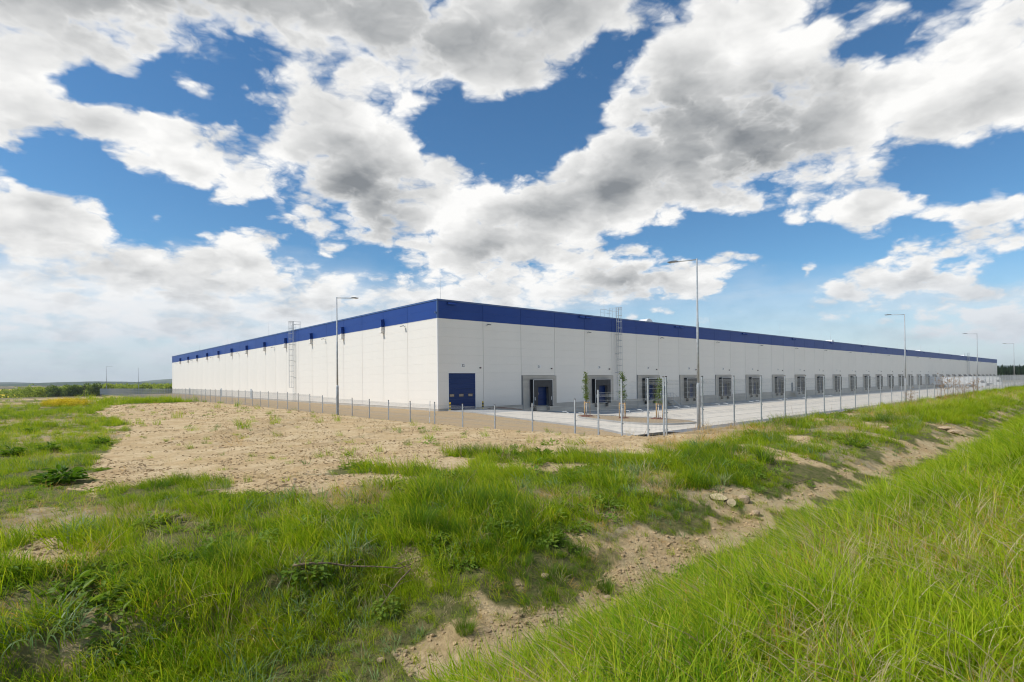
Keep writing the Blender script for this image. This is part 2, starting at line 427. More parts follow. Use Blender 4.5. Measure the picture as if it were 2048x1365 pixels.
# ------------------------------------------------------------------ materials
def mat(name, col, rough=0.6, metal=0.0, vary=0.0, scale=3.0, bump=0.0, bscale=40.0, per_object=0.0, col2=None, spec=0.5, space='Object'):
    m = bpy.data.materials.new(name); m.use_nodes = True
    t = m.node_tree; N = NT(t); b = t.nodes['Principled BSDF']
    b.inputs['Roughness'].default_value = rough; b.inputs['Metallic'].default_value = metal
    b.inputs['Specular IOR Level'].default_value = spec
    vec = N.n('ShaderNodeTexCoord').outputs[space]
    c = None
    if vary or col2:
        n = N.noise(vec, scale, 5.0, 0.6)
        lo = tuple(q*(1-vary) for q in col); hi = col2 or tuple(min(1, q*(1+vary)) for q in col)
        c = N.mix(N.ss(n, 0.3, 0.7), lo, hi)
    if per_object:
        oi = N.n('ShaderNodeObjectInfo').outputs['Random']
        g = N.ss(oi, 0.0, 1.0, 1-per_object, 1+per_object, 'LINEAR')
        c = N.v('SCALE', c if c is not None else col, s=g)
    if c is None: b.inputs['Base Color'].default_value = (*col, 1)
    else: N.put(b.inputs['Base Color'], c)
    if bump:
        bp = N.n('ShaderNodeBump'); bp.inputs['Strength'].default_value = bump; bp.inputs['Distance'].default_value = 0.02
        N.put(bp.inputs['Height'], N.noise(vec, bscale, 4.0, 0.6)); N.put(b.inputs['Normal'], bp.outputs[0])
    return m

def leaf_mat(name, col, col2, trans=0.35, rough=0.55, tip=None, seed_scale=1.0):
    """blade or leaf that lets some light through; colour differs from clump to clump and from root to tip"""
    m = bpy.data.materials.new(name); m.use_nodes = True
    t = m.node_tree; N = NT(t); b = t.nodes['Principled BSDF']; out = t.nodes['Material Output']
    oi = N.n('ShaderNodeObjectInfo')
    g = N.n('ShaderNodeNewGeometry')
    pos = g.outputs['Position']
    big = N.noise(pos, 0.55*seed_scale, 3.0, 0.6)
    f = N.m('ADD', N.m('MULTIPLY', oi.outputs['Random'], 0.45), N.m('MULTIPLY', N.ss(big, .3, .7), 0.55))
    f = N.m('ADD', N.m('MULTIPLY', f, .75), N.m('MULTIPLY', N.m('SUBTRACT', g.outputs['Random Per Island'], .3), .75), clamp=True)
    c = N.mix(f, col, col2)
    if tip:
        at = N.n('ShaderNodeAttribute', attribute_name='tip')
        pick = N.m('MULTIPLY', at.outputs['Fac'], N.ss(g.outputs['Random Per Island'], 0.35, .95))
        c = N.mix(pick, c, tip)
    N.put(b.inputs['Base Color'], c); b.inputs['Roughness'].default_value = rough
    b.inputs['Specular IOR Level'].default_value = 0.18
    tr = N.n('ShaderNodeBsdfTranslucent'); N.put(tr.inputs[0], N.v('MULTIPLY', c, (1.25, 1.2, .7)))
    mx = N.n('ShaderNodeMixShader'); mx.inputs[0].default_value = trans
    t.links.new(b.outputs[0], mx.inputs[1]); t.links.new(tr.outputs[0], mx.inputs[2]); t.links.new(mx.outputs[0], out.inputs[0])
    return m

def ground_mat():
    m = bpy.data.materials.new('ground'); m.use_nodes = True
    t = m.node_tree; N = NT(t); b = t.nodes['Principled BSDF']
    pos = N.n('ShaderNodeNewGeometry').outputs['Position']
    def A(n): return N.n('ShaderNodeAttribute', attribute_name=n).outputs['Fac']
    n1 = N.noise(pos, 0.7, 6.0, 0.6); n2 = N.noise(pos, 7.0, 6.0, 0.7); n3 = N.noise(pos, 38.0, 4.0, 0.7)
    dirt = N.mix(N.ss(n2, .32, .68), (.47, .325, .16), (.64, .47, .255))
    dirt = N.mix(N.ss(n1, .35, .65), dirt, N.mix(N.ss(n2, .3, .7), (.58, .435, .235), (.75, .595, .37)))
    st = N.noise(N.v('MULTIPLY', pos, (.35, 1.5, 1.0)), 1.3, 6.0, .65)      # streaks left by the grader
    dirt = N.mix(N.ss(st, .50, .68, .0, .55), dirt, (.40, .275, .145))
    dirt = N.mix(N.ss(n3, .40, .75, .0, .5), dirt, (.34, .225, .115))
    soil = N.mix(N.ss(n2, .35, .7), (.10, .115, .030), (.20, .17, .075))
    field = N.mix(N.ss(N.noise(pos, .05, 5.0, .6), .40, .6), (.10, .115, .035), (.19, .145, .085))
    straw = N.mix(N.ss(n2, .3, .7), (.30, .23, .13), (.50, .41, .26))
    grav = N.mix(N.ss(N.noise(pos, 9.0, 5.0, .75), .35, .65), (.40, .285, .155), (.56, .415, .245))
    c = N.mix(A('far'), soil, field)
    c = N.mix(A('straw'), c, straw)
    c = N.mix(A('dirt'), c, dirt)
    c = N.mix(A('gravel'), c, grav)
    c = N.mix(A('rape'), c, (.62, .48, .02))
    N.put(b.inputs['Base Color'], c); b.inputs['Roughness'].default_value = 0.95; b.inputs['Specular IOR Level'].default_value = .15
    bp = N.n('ShaderNodeBump'); bp.inputs['Strength'].default_value = .9; bp.inputs['Distance'].default_value = .05
    h = N.m('ADD', N.m('MULTIPLY', N.noise(pos, 9.0, 7.0, .7), 1.0), N.m('MULTIPLY', n3, .35))
    N.put(bp.inputs['Height'], h); N.put(b.inputs['Normal'], bp.outputs[0])
    return m

def concrete_mat(name, c1, c2, slab=0.0, bump=.15):
    m = bpy.data.materials.new(name); m.use_nodes = True
    t = m.node_tree; N = NT(t); b = t.nodes['Principled BSDF']
    pos = N.n('ShaderNodeNewGeometry').outputs['Position']
    n = N.noise(pos, .6, 6.0, .62)
    c = N.mix(N.ss(n, .3, .7), c1, c2)
    st = N.noise(N.v('MULTIPLY', pos, (.06, 1.6, 1.0)), 1.0, 5.0, .6)     # tyre wear along the yard
    c = N.mix(N.ss(st, .50, .72, 0.0, .5), c, tuple(q*.72 for q in c1))
    if slab:
        x, y, z = N.sep(pos)
        def line(q, w):
            k = N.m('ABSOLUTE', N.m('SUBTRACT', N.m('FRACT', N.m('DIVIDE', q, slab)), .5))
            return N.ss(k, .5-w, .5, 0.0, 1.0)
        l = N.m('MAXIMUM', line(x, .006), line(y, .006))
        c = N.mix(N.m('MULTIPLY', l, .55), c, tuple(q*.45 for q in c1))
    N.put(b.inputs['Base Color'], c); b.inputs['Roughness'].default_value = .85
    bp = N.n('ShaderNodeBump'); bp.inputs['Strength'].default_value = bump; bp.inputs['Distance'].default_value = .01
    N.put(bp.inputs['Height'], N.noise(pos, 30.0, 4.0, .6)); N.put(b.inputs['Normal'], bp.outputs[0])
    return m

MT = dict(
 white=mat('white_panel', (.80, .765, .70), .42, vary=.020, scale=.35, per_object=.007, space='Object'),
 blue=mat('blue_panel', (.019, .060, .255), .42, vary=.04, scale=.4, per_object=.03, spec=.18),
 trim_blue=mat('blue_trim', (.055, .11, .27), .40),
 trim_white=mat('white_trim', (.80, .79, .77), .4),
 core=mat('core_grey', (.30, .30, .30), .8),  # even grey of the wall core, seen as darker lines between panels
 roof=mat('roof_membrane', (.45, .45, .44), .8, vary=.1, scale=.3),
 portal=concrete_mat('portal_concrete', (.47, .435, .375), (.56, .52, .455), 0, .2),
 door_blue=mat('door_blue', (.012, .034, .125), .45, vary=.04, scale=1.0, per_object=.02, spec=.2),
 black=mat('black_rubber', (.018, .018, .019), .6, vary=.2, scale=4.0),
 curtain=mat('dark_curtain', (.034, .036, .040), .65, vary=.15, scale=2.0),
 alu=mat('white_aluminium', (.72, .72, .70), .35),
 glass=mat('door_glass', (.30, .25, .20), .15, vary=.25, scale=5.0),
 zinc=mat('galvanised_steel', (.44, .465, .48), .45, .2, vary=.12, scale=8.0),
 post=mat('galvanised_post', (.37, .395, .41), .55, .0, vary=.14, scale=6.0, per_object=.06),
 wire=mat('galvanised_wire', (.33, .35, .36), .40, .15),
 grey_paint=mat('grey_paint', (.42, .46, .49), .45),
 teal=mat('door_teal', (.045, .10, .15), .4),
 head=mat('lamp_head', (.13, .135, .14), .4, .2),
 lens=mat('lamp_lens', (.55, .55, .52), .2),
 red=mat('red_beacon', (.20, .025, .02), .3),
 sign=mat('sign_white', (.82, .82, .80), .4),
 ink=mat('sign_black', (.02, .02, .02), .5),
 yellow=mat('yellow_paint', (.72, .47, .02), .4),
 wood=mat('stake_wood', (.58, .37, .16), .7, vary=.2, scale=10.0, bump=.3),
 wrap=mat('trunk_wrap', (.66, .62, .57), .8),
 bark=mat('bark', (.13, .095, .065), .9, vary=.35, scale=20.0, bump=.6),
 deadwood=mat('dead_wood', (.22, .155, .10), .9, vary=.4, scale=18.0, bump=.7),
 mulch=mat('bark_mulch', (.15, .062, .040), .95, vary=.5, scale=14.0, bump=1.0, bscale=25),
 bedsoil=mat('bed_soil', (.36, .27, .165), .95, vary=.25, scale=6.0, bump=.8, bscale=20),
 kerb=concrete_mat('kerb_concrete', (.34, .33, .31), (.43, .42, .39)),
 asphalt=concrete_mat('grey_strip', (.17, .175, .185), (.22, .225, .235)),
 yard=concrete_mat('yard_concrete', (.64, .575, .475), (.72, .655, .55), 5.0),
 apron=concrete_mat('apron_concrete', (.40, .39, .365), (.48, .47, .44), 5.0),
 stone=mat('pale_stone', (.50, .37, .23), .9, vary=.28, scale=9.0, bump=.7, bscale=20),
 slab=mat('sawn_wood', (.62, .49, .29), .85, vary=.20, scale=14.0, bump=.5),
 truck=mat('truck_white', (.78, .78, .78), .35),
 truck_dark=mat('truck_glass', (.03, .035, .045), .15),
 tyre=mat('tyre', (.025, .025, .026), .8),
 ground=ground_mat(),
)

# ------------------------------------------------------------------ ground: one sheet to the horizon, finer near the camera
def make_ground():
    ang = np.concatenate([np.arange(-32, 114, .27), np.arange(114, 328, 4.0)])
    ang = np.radians(ang)
    rad = np.concatenate([np.geomspace(.5, 140, 560), np.geomspace(145, 9500, 90)])
    na, nr = len(ang), len(rad)
    A, Rr = np.meshgrid(ang, rad)
    u = Rr*np.sin(A); v = Rr*np.cos(A)
    z = ground_z(u, v)
    V = np.stack([u, v, z], -1).reshape(-1, 3)
    i, j = np.meshgrid(np.arange(nr-1), np.arange(na), indexing='ij')
    j2 = (j+1) % na
    F = np.stack([i*na+j, i*na+j2, (i+1)*na+j2, (i+1)*na+j], -1).reshape(-1, 4)[:, ::-1]
    c0 = len(V)
    V = np.vstack([V, [[0, 0, float(ground_z(0., 0.))]]])
    me = raw_mesh('ground', V, F, [MT['ground']])
    u, v = V[:, 0], V[:, 1]
    dirt, straw = masks(u, v)
    gravel = ((u > 15.9) & (v > 10.8) & (v < 210) & (u < 455)).astype(float)
    far = sst(150, 230, np.hypot(u, v))*(1-gravel)
    brown = sst(.30, .45, fbm(u*.03, v*.03, 3, 91))*sst(75, 110, v)*(1-sst(200, 260, v))*(u < 16)*sst(-14, -6, u-v*.02)
    rape = np.zeros(len(u))
    for (a0, a1, r0, r1) in ((-6, 1.6, 820, 1010), (-4, .5, 1100, 1500), (4.8, 7.6, 1150, 1500), (7.9, 8.6, 500, 560)):
        aa = np.degrees(np.arctan2(u, v)); rr = np.hypot(u, v)
        rape = np.maximum(rape, ((aa > a0) & (aa < a1) & (rr > r0) & (rr < r1)).astype(float))
    for n, a in (('dirt', np.maximum(dirt, brown*.8)*(1-gravel)), ('straw', straw), ('gravel', gravel), ('far', far), ('rape', rape)): attr(me, n, a)
    tag(link('ground', me), 'rough building-site ground with bare tan earth and grass', None, None, 'structure')
make_ground()

def sheet(name, us, vs, zf, m, label=None):
    """a sheet over lists of grid lines; us may depend on v"""
    V, F = [], []
    nu = len(us(vs[0]))
    for v in vs:
        for u in us(v): V.append((u, v, float(zf(u, v))))
    for i in range(len(vs)-1):
        for j in range(nu-1): F.append((i*nu+j, i*nu+j+1, (i+1)*nu+j+1, (i+1)*nu+j))
    me = raw_mesh(name, np.array(V), np.array(F), [m])
    return tag(link(name, me), label, None, None, 'structure')
steps = np.concatenate([np.linspace(0, 1, 13)[:-1]*30, np.linspace(30, 440, 40)])
def yard_u(v):
    l = float(pave_left(v)); return [l+s for s in steps[:-1]]+[454.0]
sheet('yard_pavement', yard_u, np.concatenate([np.linspace(19.0, 42.5, 32)]), pave_z, MT['yard'], 'pale concrete lorry yard')
sheet('dock_apron', yard_u, np.linspace(42.5, 49.80, 9), lambda u, v: pave_z(u, v)+0.0, MT['apron'], 'darker concrete strip along the loading docks')
sheet('asphalt_strip', lambda v: list(np.linspace(29.0+(19-v)*.6, 454, 60)), [17.35, 18.2, 18.98], lambda u, v: 0.012, MT['asphalt'], 'grey strip between the yard and the bank')
# kerb along the curved left edge of the yard
k = MB()
kv = np.linspace(19.0, 49.3, 40)
for a, b in zip(kv[:-1], kv[1:]):
    u0, u1 = float(pave_left(a)), float(pave_left(b))
    k.add([(u0-.16,a,-.2),(u0,a,-.2),(u0,a,.07),(u0-.16,a,.07),(u1-.16,b,-.2),(u1,b,-.2),(u1,b,.07),(u1-.16,b,.07)],
          [(3,2,6,7),(0,3,7,4),(2,1,5,6)])
tag(k.build('kerb', MT['kerb']), 'concrete kerb along the curved edge of the yard', None, None, 'structure')

# hills and far woods
def ridge(name, az0, az1, dist, prof, m, label):
    V, F = [], []
    n = 90
    for i in range(n):
        t = i/(n-1); a = R(az0+(az1-az0)*t)
        h = prof(t)+ 5*(fbm(np.array(t*14.), np.array(dist*.01), 4, 3)-.5)*dist/4000
        for (k, hh) in ((.80, -14), (.9, h*.45), (1.0, h), (1.15, h*.6), (1.5, -14)):
            V.append((dist*k*math.sin(a), dist*k*math.cos(a), float(hh)))
    for i in range(n-1):
        for j in range(4): F.append((i*5+j, (i+1)*5+j, (i+1)*5+j+1, i*5+j+1))
    return tag(link(name, raw_mesh(name, np.array(V), np.array(F), [m])), label, None, None, 'structure')
hillm = mat('wooded_hill', (.045, .075, .04), .95, vary=.5, scale=.012, space='Object')
hillf = mat('hill_fields', (.075, .10, .05), .95, vary=.5, scale=.004, space='Object')
ridge('hills', -14, 14, 5200, lambda t: 26+16*math.sin(t*7.0+.9)+10*math.sin(t*17), hillf, 'blue far hills on the left horizon')
ridge('hills', -12, 12, 2600, lambda t: 9+5*math.sin(t*9+2.2), hillm, 'wooded ridge below the far hills')
ridge('hills', 74, 98, 5200, lambda t: 72+8*math.sin(t*9), hillm, 'blue hills beyond the conifers at the right')

# ------------------------------------------------------------------ warehouse
BU, BV, BH, BAND = 32.78, 49.82, 12.30, 10.23
LU, LV = 387.1, 159.2
BE, BN = BU+LU, BV+LV
wh = thing('warehouse', 'long white panelled warehouse with a blue parapet band and loading docks', 'warehouse', (BU, BV, 0))
RX0 = 6.36; LY0 = 6.41
nR = 64; nL = 26
jr = [0.0]+[RX0+6*i for i in range(nR)]; jr = [x for x in jr if x < LU-1]+[LU]
jl = [0.0]+[LY0+6*i for i in range(nL)]; jl = [y for y in jl if y < LV-1]+[LV]
core = MB().box(.09, LU-.09, .09, LV-.09, -1.6, 12.18)
core.build('wall_core', MT['core'], wh)
MB().box(.3, LU-.3, .3, LV-.3, 12.181, 12.19).build('roof', MT['roof'], wh)
DOCK0, DOCKN = 45.40-BU, 31
door0 = (34.20-BU, 37.92-BU, 4.16)          # drive-in door: left, right, top
rows = [.22+1.001*i for i in range(11)]; rows[-1] = BAND
brow = [BAND+.004, 11.22, 12.18]
cache = {}
def panel(w, h, m, parent, loc, face):
    """one insulated panel, w along the wall, h high, its edges chamfered"""
    key = (round(w, 3), round(h, 3), m, face)
    if key not in cache:
        b = MB()
        if face == 'r': b.bbox(0, w, 0, .10, 0, h, .003)
        else: b.bbox(0, .10, 0, w, 0, h, .003)
        cache[key] = b.mesh('wall_panel', MT[m])
    return link('wall_panel', cache[key], parent, loc)
G, GV = .020, .002           # half width of upright joints and half height of level joints
far_r = MB()
def dock_bay(i): return i >= 2 and i % 2 == 0 and (i-2)//2 < DOCKN
for i in range(len(jr)-1):
    x0, x1 = jr[i]+(.14 if i == 0 else G), jr[i+1]-(.14 if i == len(jr)-2 else G)
    dock = dock_bay(i)
    zb = 3.90 if dock else None
    if i < 14:
        for a, b in zip(rows[:-1], rows[1:]):
            a2, b2 = a+GV, b-GV
            if dock:
                if b2 <= zb: continue
                a2 = max(a2, zb)
            if i == 0 and a2 < door0[2]:
                lft, rgt = door0[0]-.07, door0[1]+.07
                t2 = door0[2]+.07
                if b2 <= t2+.3:
                    for p, q in ((x0, lft), (rgt, x1)): panel(q-p, b2-a2, 'white', wh, (p, 0, a2), 'r')
                    continue
                a3 = t2
                for p, q in ((x0, lft), (rgt, x1)): panel(q-p, b2-a2, 'white', wh, (p, 0, a2), 'r')
                panel(rgt-lft-.012, b2-a3, 'white', wh, (lft+.006, 0, a3), 'r')
                continue
            panel(x1-x0, b2-a2, 'white', wh, (x0, 0, a2), 'r')
        for a, b in zip(brow[:-1], brow[1:]):
            panel(x1-x0, b-a-2*GV, 'blue', wh, (x0, -.004, a+GV), 'r')
    elif i < 34:
        panel(x1-x0, BAND-GV-(zb or .22), 'white', wh, (x0, 0, zb or .22), 'r')
        panel(x1-x0, 12.18-BAND-.012, 'blue', wh, (x0, -.004, BAND+.006), 'r')
    else:
        far_r.box(x0, x1, 0, .09, zb or .22, BAND-GV, 0); far_r.box(x0, x1, -.004, .09, BAND+.006, 12.18, 1)
tag(far_r.build('wall_panel', [MT['white'], MT['blue']], wh), 'far wall panels', None, None, 'stuff')
for i in range(len(jl)-1):
    y0, y1 = jl[i]+(.14 if i == 0 else G), jl[i+1]-(.14 if i == len(jl)-2 else G)
    if i < 7:
        for a, b in zip(rows[:-1], rows[1:]): panel(y1-y0, b-a-2*GV, 'white', wh, (0, y0, a+GV), 'l')
        for a, b in zip(brow[:-1], brow[1:]): panel(y1-y0, b-a-2*GV, 'blue', wh, (-.004, y0, a+GV), 'l')
    else:
        panel(y1-y0, BAND-GV-.22, 'white', wh, (0, y0, .22), 'l')
        panel(y1-y0, 12.18-BAND-.012, 'blue', wh, (-.004, y0, BAND+.006), 'l')
# corner flashings, parapet cap, plinth, edge between white and blue
MB().box(-.03, .13, -.03, .13, .20, BAND-.003).build('corner_trim', MT['trim_white'], wh)
MB().box(-.034, .13, -.034, .13, BAND, 12.17).build('corner_trim', MT['trim_blue'], wh)
MB().box(-.03, .13, LV-.13, LV+.03, .20, 12.17).build('corner_trim', MT['trim_white'], wh)
MB().box(LU-.13, LU+.03, -.03, .13, -1.3, 12.17).build('corner_trim', MT['trim_white'], wh)
MB().prism([(-.06,12.182),(.34,12.182),(.34,12.33),(-.06,12.36)], 0, -.06, LU+.06).build('parapet_cap', MT['trim_blue'], wh)
MB().prism([(-.058,12.183),(.342,12.183),(.342,12.331),(-.058,12.358)], 1, .35, LV+.06).build('parapet_cap', MT['trim_blue'], wh)
MB().box(.14, LU-.14, -.024, -.002, BAND-.028, BAND-.002).build('drip_edge', MT['trim_white'], wh)
MB().box(-.024, -.002, .14, LV-.14, BAND-.028, BAND-.002).build('drip_edge', MT['trim_white'], wh)
pl = MB()
pl.box(.02, .16, .165, LV, -.5, .195)
pl.build('plinth', MT['portal'], wh)
pl = MB()
pl.box(.02, door0[0]-.07, .02, .16, -.5, .195); pl.box(door0[1]+.07, 12.58, .02, .16, -1.5, .195)
for n in range(DOCKN):
    a = DOCK0+12*n+6.0; b = min(a+6.0, LU-.1)
    pl.box(a+.005, b-.005, .02, .16, -1.5, .195)
pl.build('plinth', MT['portal'], wh)

# drive-in door
d0, d1, dt = door0
dr = link('sectional_door', None, wh, (d0, .0, 0))
w = d1-d0
MB().box(-.08, -.005, -.03, .30, .03, dt+.08).box(w+.005, w+.08, -.03, .30, .03, dt+.08).box(-.005, w+.005, -.03, .30, dt+.005, dt+.08).build('door_frame', MT['trim_white'], dr)
nsec = 7; sh = (dt-.05)/nsec
for i in range(nsec):
    z0 = .05+i*sh
    MB().bbox(0, w, .016, .082, z0+.003, z0+sh-.003, .006).build('door_section', MT['door_blue'], dr)
for c in (.42, 1.72, 3.0):
    wn = MB().bbox(c-.34, c+.34, .000, .014, 1.48, 1.84, .005)
    wo = wn.build('window_frame', MT['black'], dr)
    MB().bbox(c-.29, c+.29, -.006, -.001, 1.53, 1.79, .002).build('door_window', MT['glass'], dr)
MB().box(1.2, 1.32, .008, .014, .62, .72).build('door_handle', MT['black'], dr)

# loading docks, every 12 m, numbered down from 31
def make_dock(n, full):
    x = DOCK0+12*n
    cx = x+3.02
    if full:
        fr = MB()
        fr.bbox(x+.01, x+1.10, -.05, .085, -1.5, 3.36, .01).bbox(x+4.92, x+5.99, -.05, .085, -1.5, 3.36, .01)
        fr.bbox(x+.01, x+5.99, -.05, .085, 3.372, 3.86, .01).bbox(x+1.105, x+4.915, -.045, .085, -1.5, -.12, .01)
        fr.build('dock_portal', MT['portal'], wh)
    else:
        MB().box(x+.01, x+1.1, -.05, .085, -1.5, 3.86).box(x+4.92, x+5.99, -.05, .085, -1.5, 3.86).box(x+1.1, x+4.92, -.05, .085, 3.36, 3.86).box(x+1.1, x+4.92, -.04, .08, -1.5, -.12).build('dock_portal', MT['portal'], wh)
    l, r, t, b, dp = cx-1.74, cx+1.74, 3.34, -.10, .55
    sh = link('dock_shelter', None, wh, (0, 0, 0))
    MB().box(l, l+.05, -dp, .0, b, t).box(r-.05, r, -dp, .0, b, t).box(l+.05, r-.05, -dp, .0, t-.05, t).build('shelter_side', MT['black'], sh)
    MB().box(l-.012, l+.06, -dp-.035, -dp-.001, b+.08, t+.012).box(r-.06, r+.012, -dp-.035, -dp-.001, b+.08, t+.012).box(l+.06, r-.06, -dp-.035, -dp-.001, t-.05, t+.012).build('shelter_frame', MT['alu'], sh)
    MB().box(l+.062, r-.062, -dp-.02, -dp, 2.42, t-.055).build('head_curtain', MT['curtain'], sh)
    for s, (p, q) in enumerate(((l+.062, l+.84), (r-.84, r-.062))):
        MB().prism([(p, b+.1), (q-(.08 if s == 0 else 0), b+.1), (q, 2.415), (p, 2.415)] if s == 0 else [(p+.08, b+.1), (q, b+.1), (q, 2.415), (p, 2.415)], 1, -dp-.018, -dp).build('side_curtain', MT['curtain'], sh)
    if n < 14:
        for s in (l+.26, r-.26): MB().bbox(s-.045, s+.045, -dp-.032, -dp-.021, .72, 1.14, .003).build('guide_mark', MT['sign'], sh)
        for s in (l+.55, r-.55): MB().bbox(s-.14, s+.14, -.40, -.051, -.62, -.14, .02).build('dock_bumper', MT['black'], sh)
    if n < 14:
        dd = link('dock_door', None, wh, (cx-1.1, 0, 0))
        for i in range(4):
            MB().bbox(0, 2.2, -.025, .08, .0+i*.8+.005, .8+i*.8-.005, .012).build('door_section', MT['door_blue'], dd)
        MB().bbox(.25, .75, -.035, -.027, 1.42, 1.68, .002).build('door_window', MT['glass'], dd)
        MB().box(.05, 2.15, -.34, -.027, -.10, -.04).build('dock_leveller', MT['zinc'], dd)
    else:
        MB().box(cx-1.1, cx+1.1, -.02, .08, 0, 3.2).build('dock_door', MT['door_blue'], wh)
    if n < 20:
        al = link('beacon', None, wh, (x+5.05, 0, 4.78))
        MB().box(-.07, .07, -.16, -.001, -.08, .08).build('beacon_box', MT['head'], al)
        MB().box(-.05, .05, -.20, -.162, -.05, .05).build('beacon_lens', MT['red'], al)
def number_sign(x, z, txt, size=.40):
    s = link('number_sign', None, wh, (x, 0, z))
    MB().bbox(-.27, .27, -.022, -.001, -.21, .21, .004).build('sign_plate', MT['sign'], s)
    cu = bpy.data.curves.new('digits', 'FONT'); cu.body = txt; cu.size = size; cu.align_x = 'CENTER'; cu.align_y = 'CENTER'; cu.extrude = .001; cu.offset = .008
    tmp = bpy.data.objects.new('tmp', cu)
    me = bpy.data.meshes.new_from_object(tmp); bpy.data.objects.remove(tmp)
    me.materials.clear(); me.materials.append(MT['ink'])
    o = link('digits', me, s, (0, -.026, 0)); o.rotation_euler = (R(90), 0, 0)
number_sign(36.2-BU, 5.03, '32')
al = link('beacon', None, wh, (38.64-BU, 0, 4.79))
MB().box(-.07, .07, -.16, -.001, -.08, .08).build('beacon_box', MT['head'], al); MB().box(-.05, .05, -.20, -.162, -.05, .05).build('beacon_lens', MT['red'], al)
for n in range(DOCKN):
    make_dock(n, n < 8)
    if n < 14: number_sign(DOCK0+12*n+2.85, 4.99, str(31-n))

# wall lamps, overflow boxes, vents, ladders
def wall_lamp_mesh():
    a = MB().tube([(0,-.002,0),(0,-.30,.05)], .025, 6).box(-.06,.06,-.03,0,-.09,.09)
    h = MB().prism([(-.62,.02),(-.26,.11),(-.26,.03),(-.58,-.04)], 0, -.16, .16)
    l = MB().prism([(-.57,-.045),(-.29,.022),(-.29,.012),(-.56,-.055)], 0, -.13, .13)
    return a.mesh('lamp_bracket', MT['zinc']), h.mesh('lamp_housing', MT['head']), l.mesh('lamp_glass', MT['lens'])
wl = wall_lamp_mesh()
def wall_lamp(x, y, z, rz):
    o = link('wall_lamp', None, wh, (x, y, z), rz)
    for me in wl: link(me.name.split('.')[0], me, o)
for i in range(21): wall_lamp(39.75-BU+18*i, 0, 9.86, 0)
for i in range(7): wall_lamp(0, 57.3-BV-.5+24*i, 9.86, R(-90))
ob_b = MB().bbox(-.42, 0, -.22, .22, 10.26, 11.1, .012).prism([(-.44,11.11),(-.002,11.2),(-.002,11.105)], 1, -.24, .24).mesh('overflow_box', MT['blue'])
ob_w = MB().bbox(-.40, 0, -.20, .20, 9.5, 10.20, .012).mesh('overflow_pipe', MT['white'])
ob_s = MB().prism([(-.62,9.42),(-.002,9.42),(-.002,9.49),(-.62,9.46)], 1, -.22, .22).mesh('overflow_spout', MT['trim_white'])
for i in range(12):
    o = link('downpipe_box', None, wh, (-.006, 62.22-BV+12*i, 0))
    for me in (ob_b, ob_w, ob_s): link(me.name, me, o)
vm = MB().prism([(-.30,-.13),(-.005,-.13),(-.005,.11),(-.14,.11)], 0, -.55, .55).mesh('overflow_hood', MT['blue'])
link('overflow_hood', vm, wh, (34.65-BU, 0, 11.98))
for i in range(15):
    for s in (-.70, .66):
        if 57.2+24*i+s-BU < LU-1: link('overflow_hood', vm, wh, (57.2+24*i+s-BU, 0, 12.0))

def ladder(name_parent, loc, rz, z0, z1):
    """cage ladder; local x along the wall, -y out of it"""
    L = link('access_ladder', None, name_parent, loc, rz)
    ra = MB()
    for s in (-.24, .24): ra.tube([(s,-.28,z0),(s,-.28,z1)], .026, 6)
    ra.build('ladder_rail', MT['zinc'], L)
    ru = MB(); z = z0+.2
    while z < z1-.2: ru.tube([(-.24,-.28,z),(.24,-.28,z)], .014, 5, False); z += .28
    ru.build('rungs', MT['zinc'], L)
    st = MB(); z = z0+1.2
    while z < z1-1.6:
        for s in (-.24, .24): st.box(s-.03, s+.03, -.30, -.002, z-.025, z+.025)
        z += 2.8
    st.build('wall_stay', MT['zinc'], L)
    cg = MB(); z = z0+2.3; ztop = z1
    hoop = [(-.24,-.28),(-.38,-.48),(-.34,-.78),(-.15,-.98),(.15,-.98),(.34,-.78),(.38,-.48),(.24,-.28)]
    while z < ztop-.2:
        cg.tube([(x,y,z) for x, y in hoop], .020, 4); z += .92
    cg.tube([(x,y,ztop) for x, y in hoop], .024, 4)
    for x, y in hoop[1:-1]: cg.tube([(x,y,z0+2.3),(x,y,ztop)], .014, 4)
    cg.build('ladder_cage', MT['zinc'], L)
    gr = MB()
    for s in (-.36, .36):
        gr.tube([(s,-.28,z1-1.5),(s,-.28,z1),(s,.9,z1),(s,.9,12.2)], .024, 6)
        gr.tube([(s,-.28,z1-.5),(s,.9,z1-.5)], .018, 5)
    for xx in (-1.2, -2.1, -2.9):
        gr.tube([(xx,.5,12.2),(xx,.5,z1-.35)], .024, 6)
    gr.tube([(-.36,.5,z1-.35),(-2.9,.5,z1-.35)], .024, 6); gr.tube([(-.36,.5,z1-.85),(-2.9,.5,z1-.85)], .018, 6)
    gr.build('roof_guard_rail', MT['zinc'], L)
ladder(wh, (64.2-BU, 0, 0), 0, .25, 13.85)
ladder(wh, (330-BU, 0, 0), 0, .25, 13.85)
ladder(wh, (0, 94.0-BV, 0), R(-90), .15, 13.75)
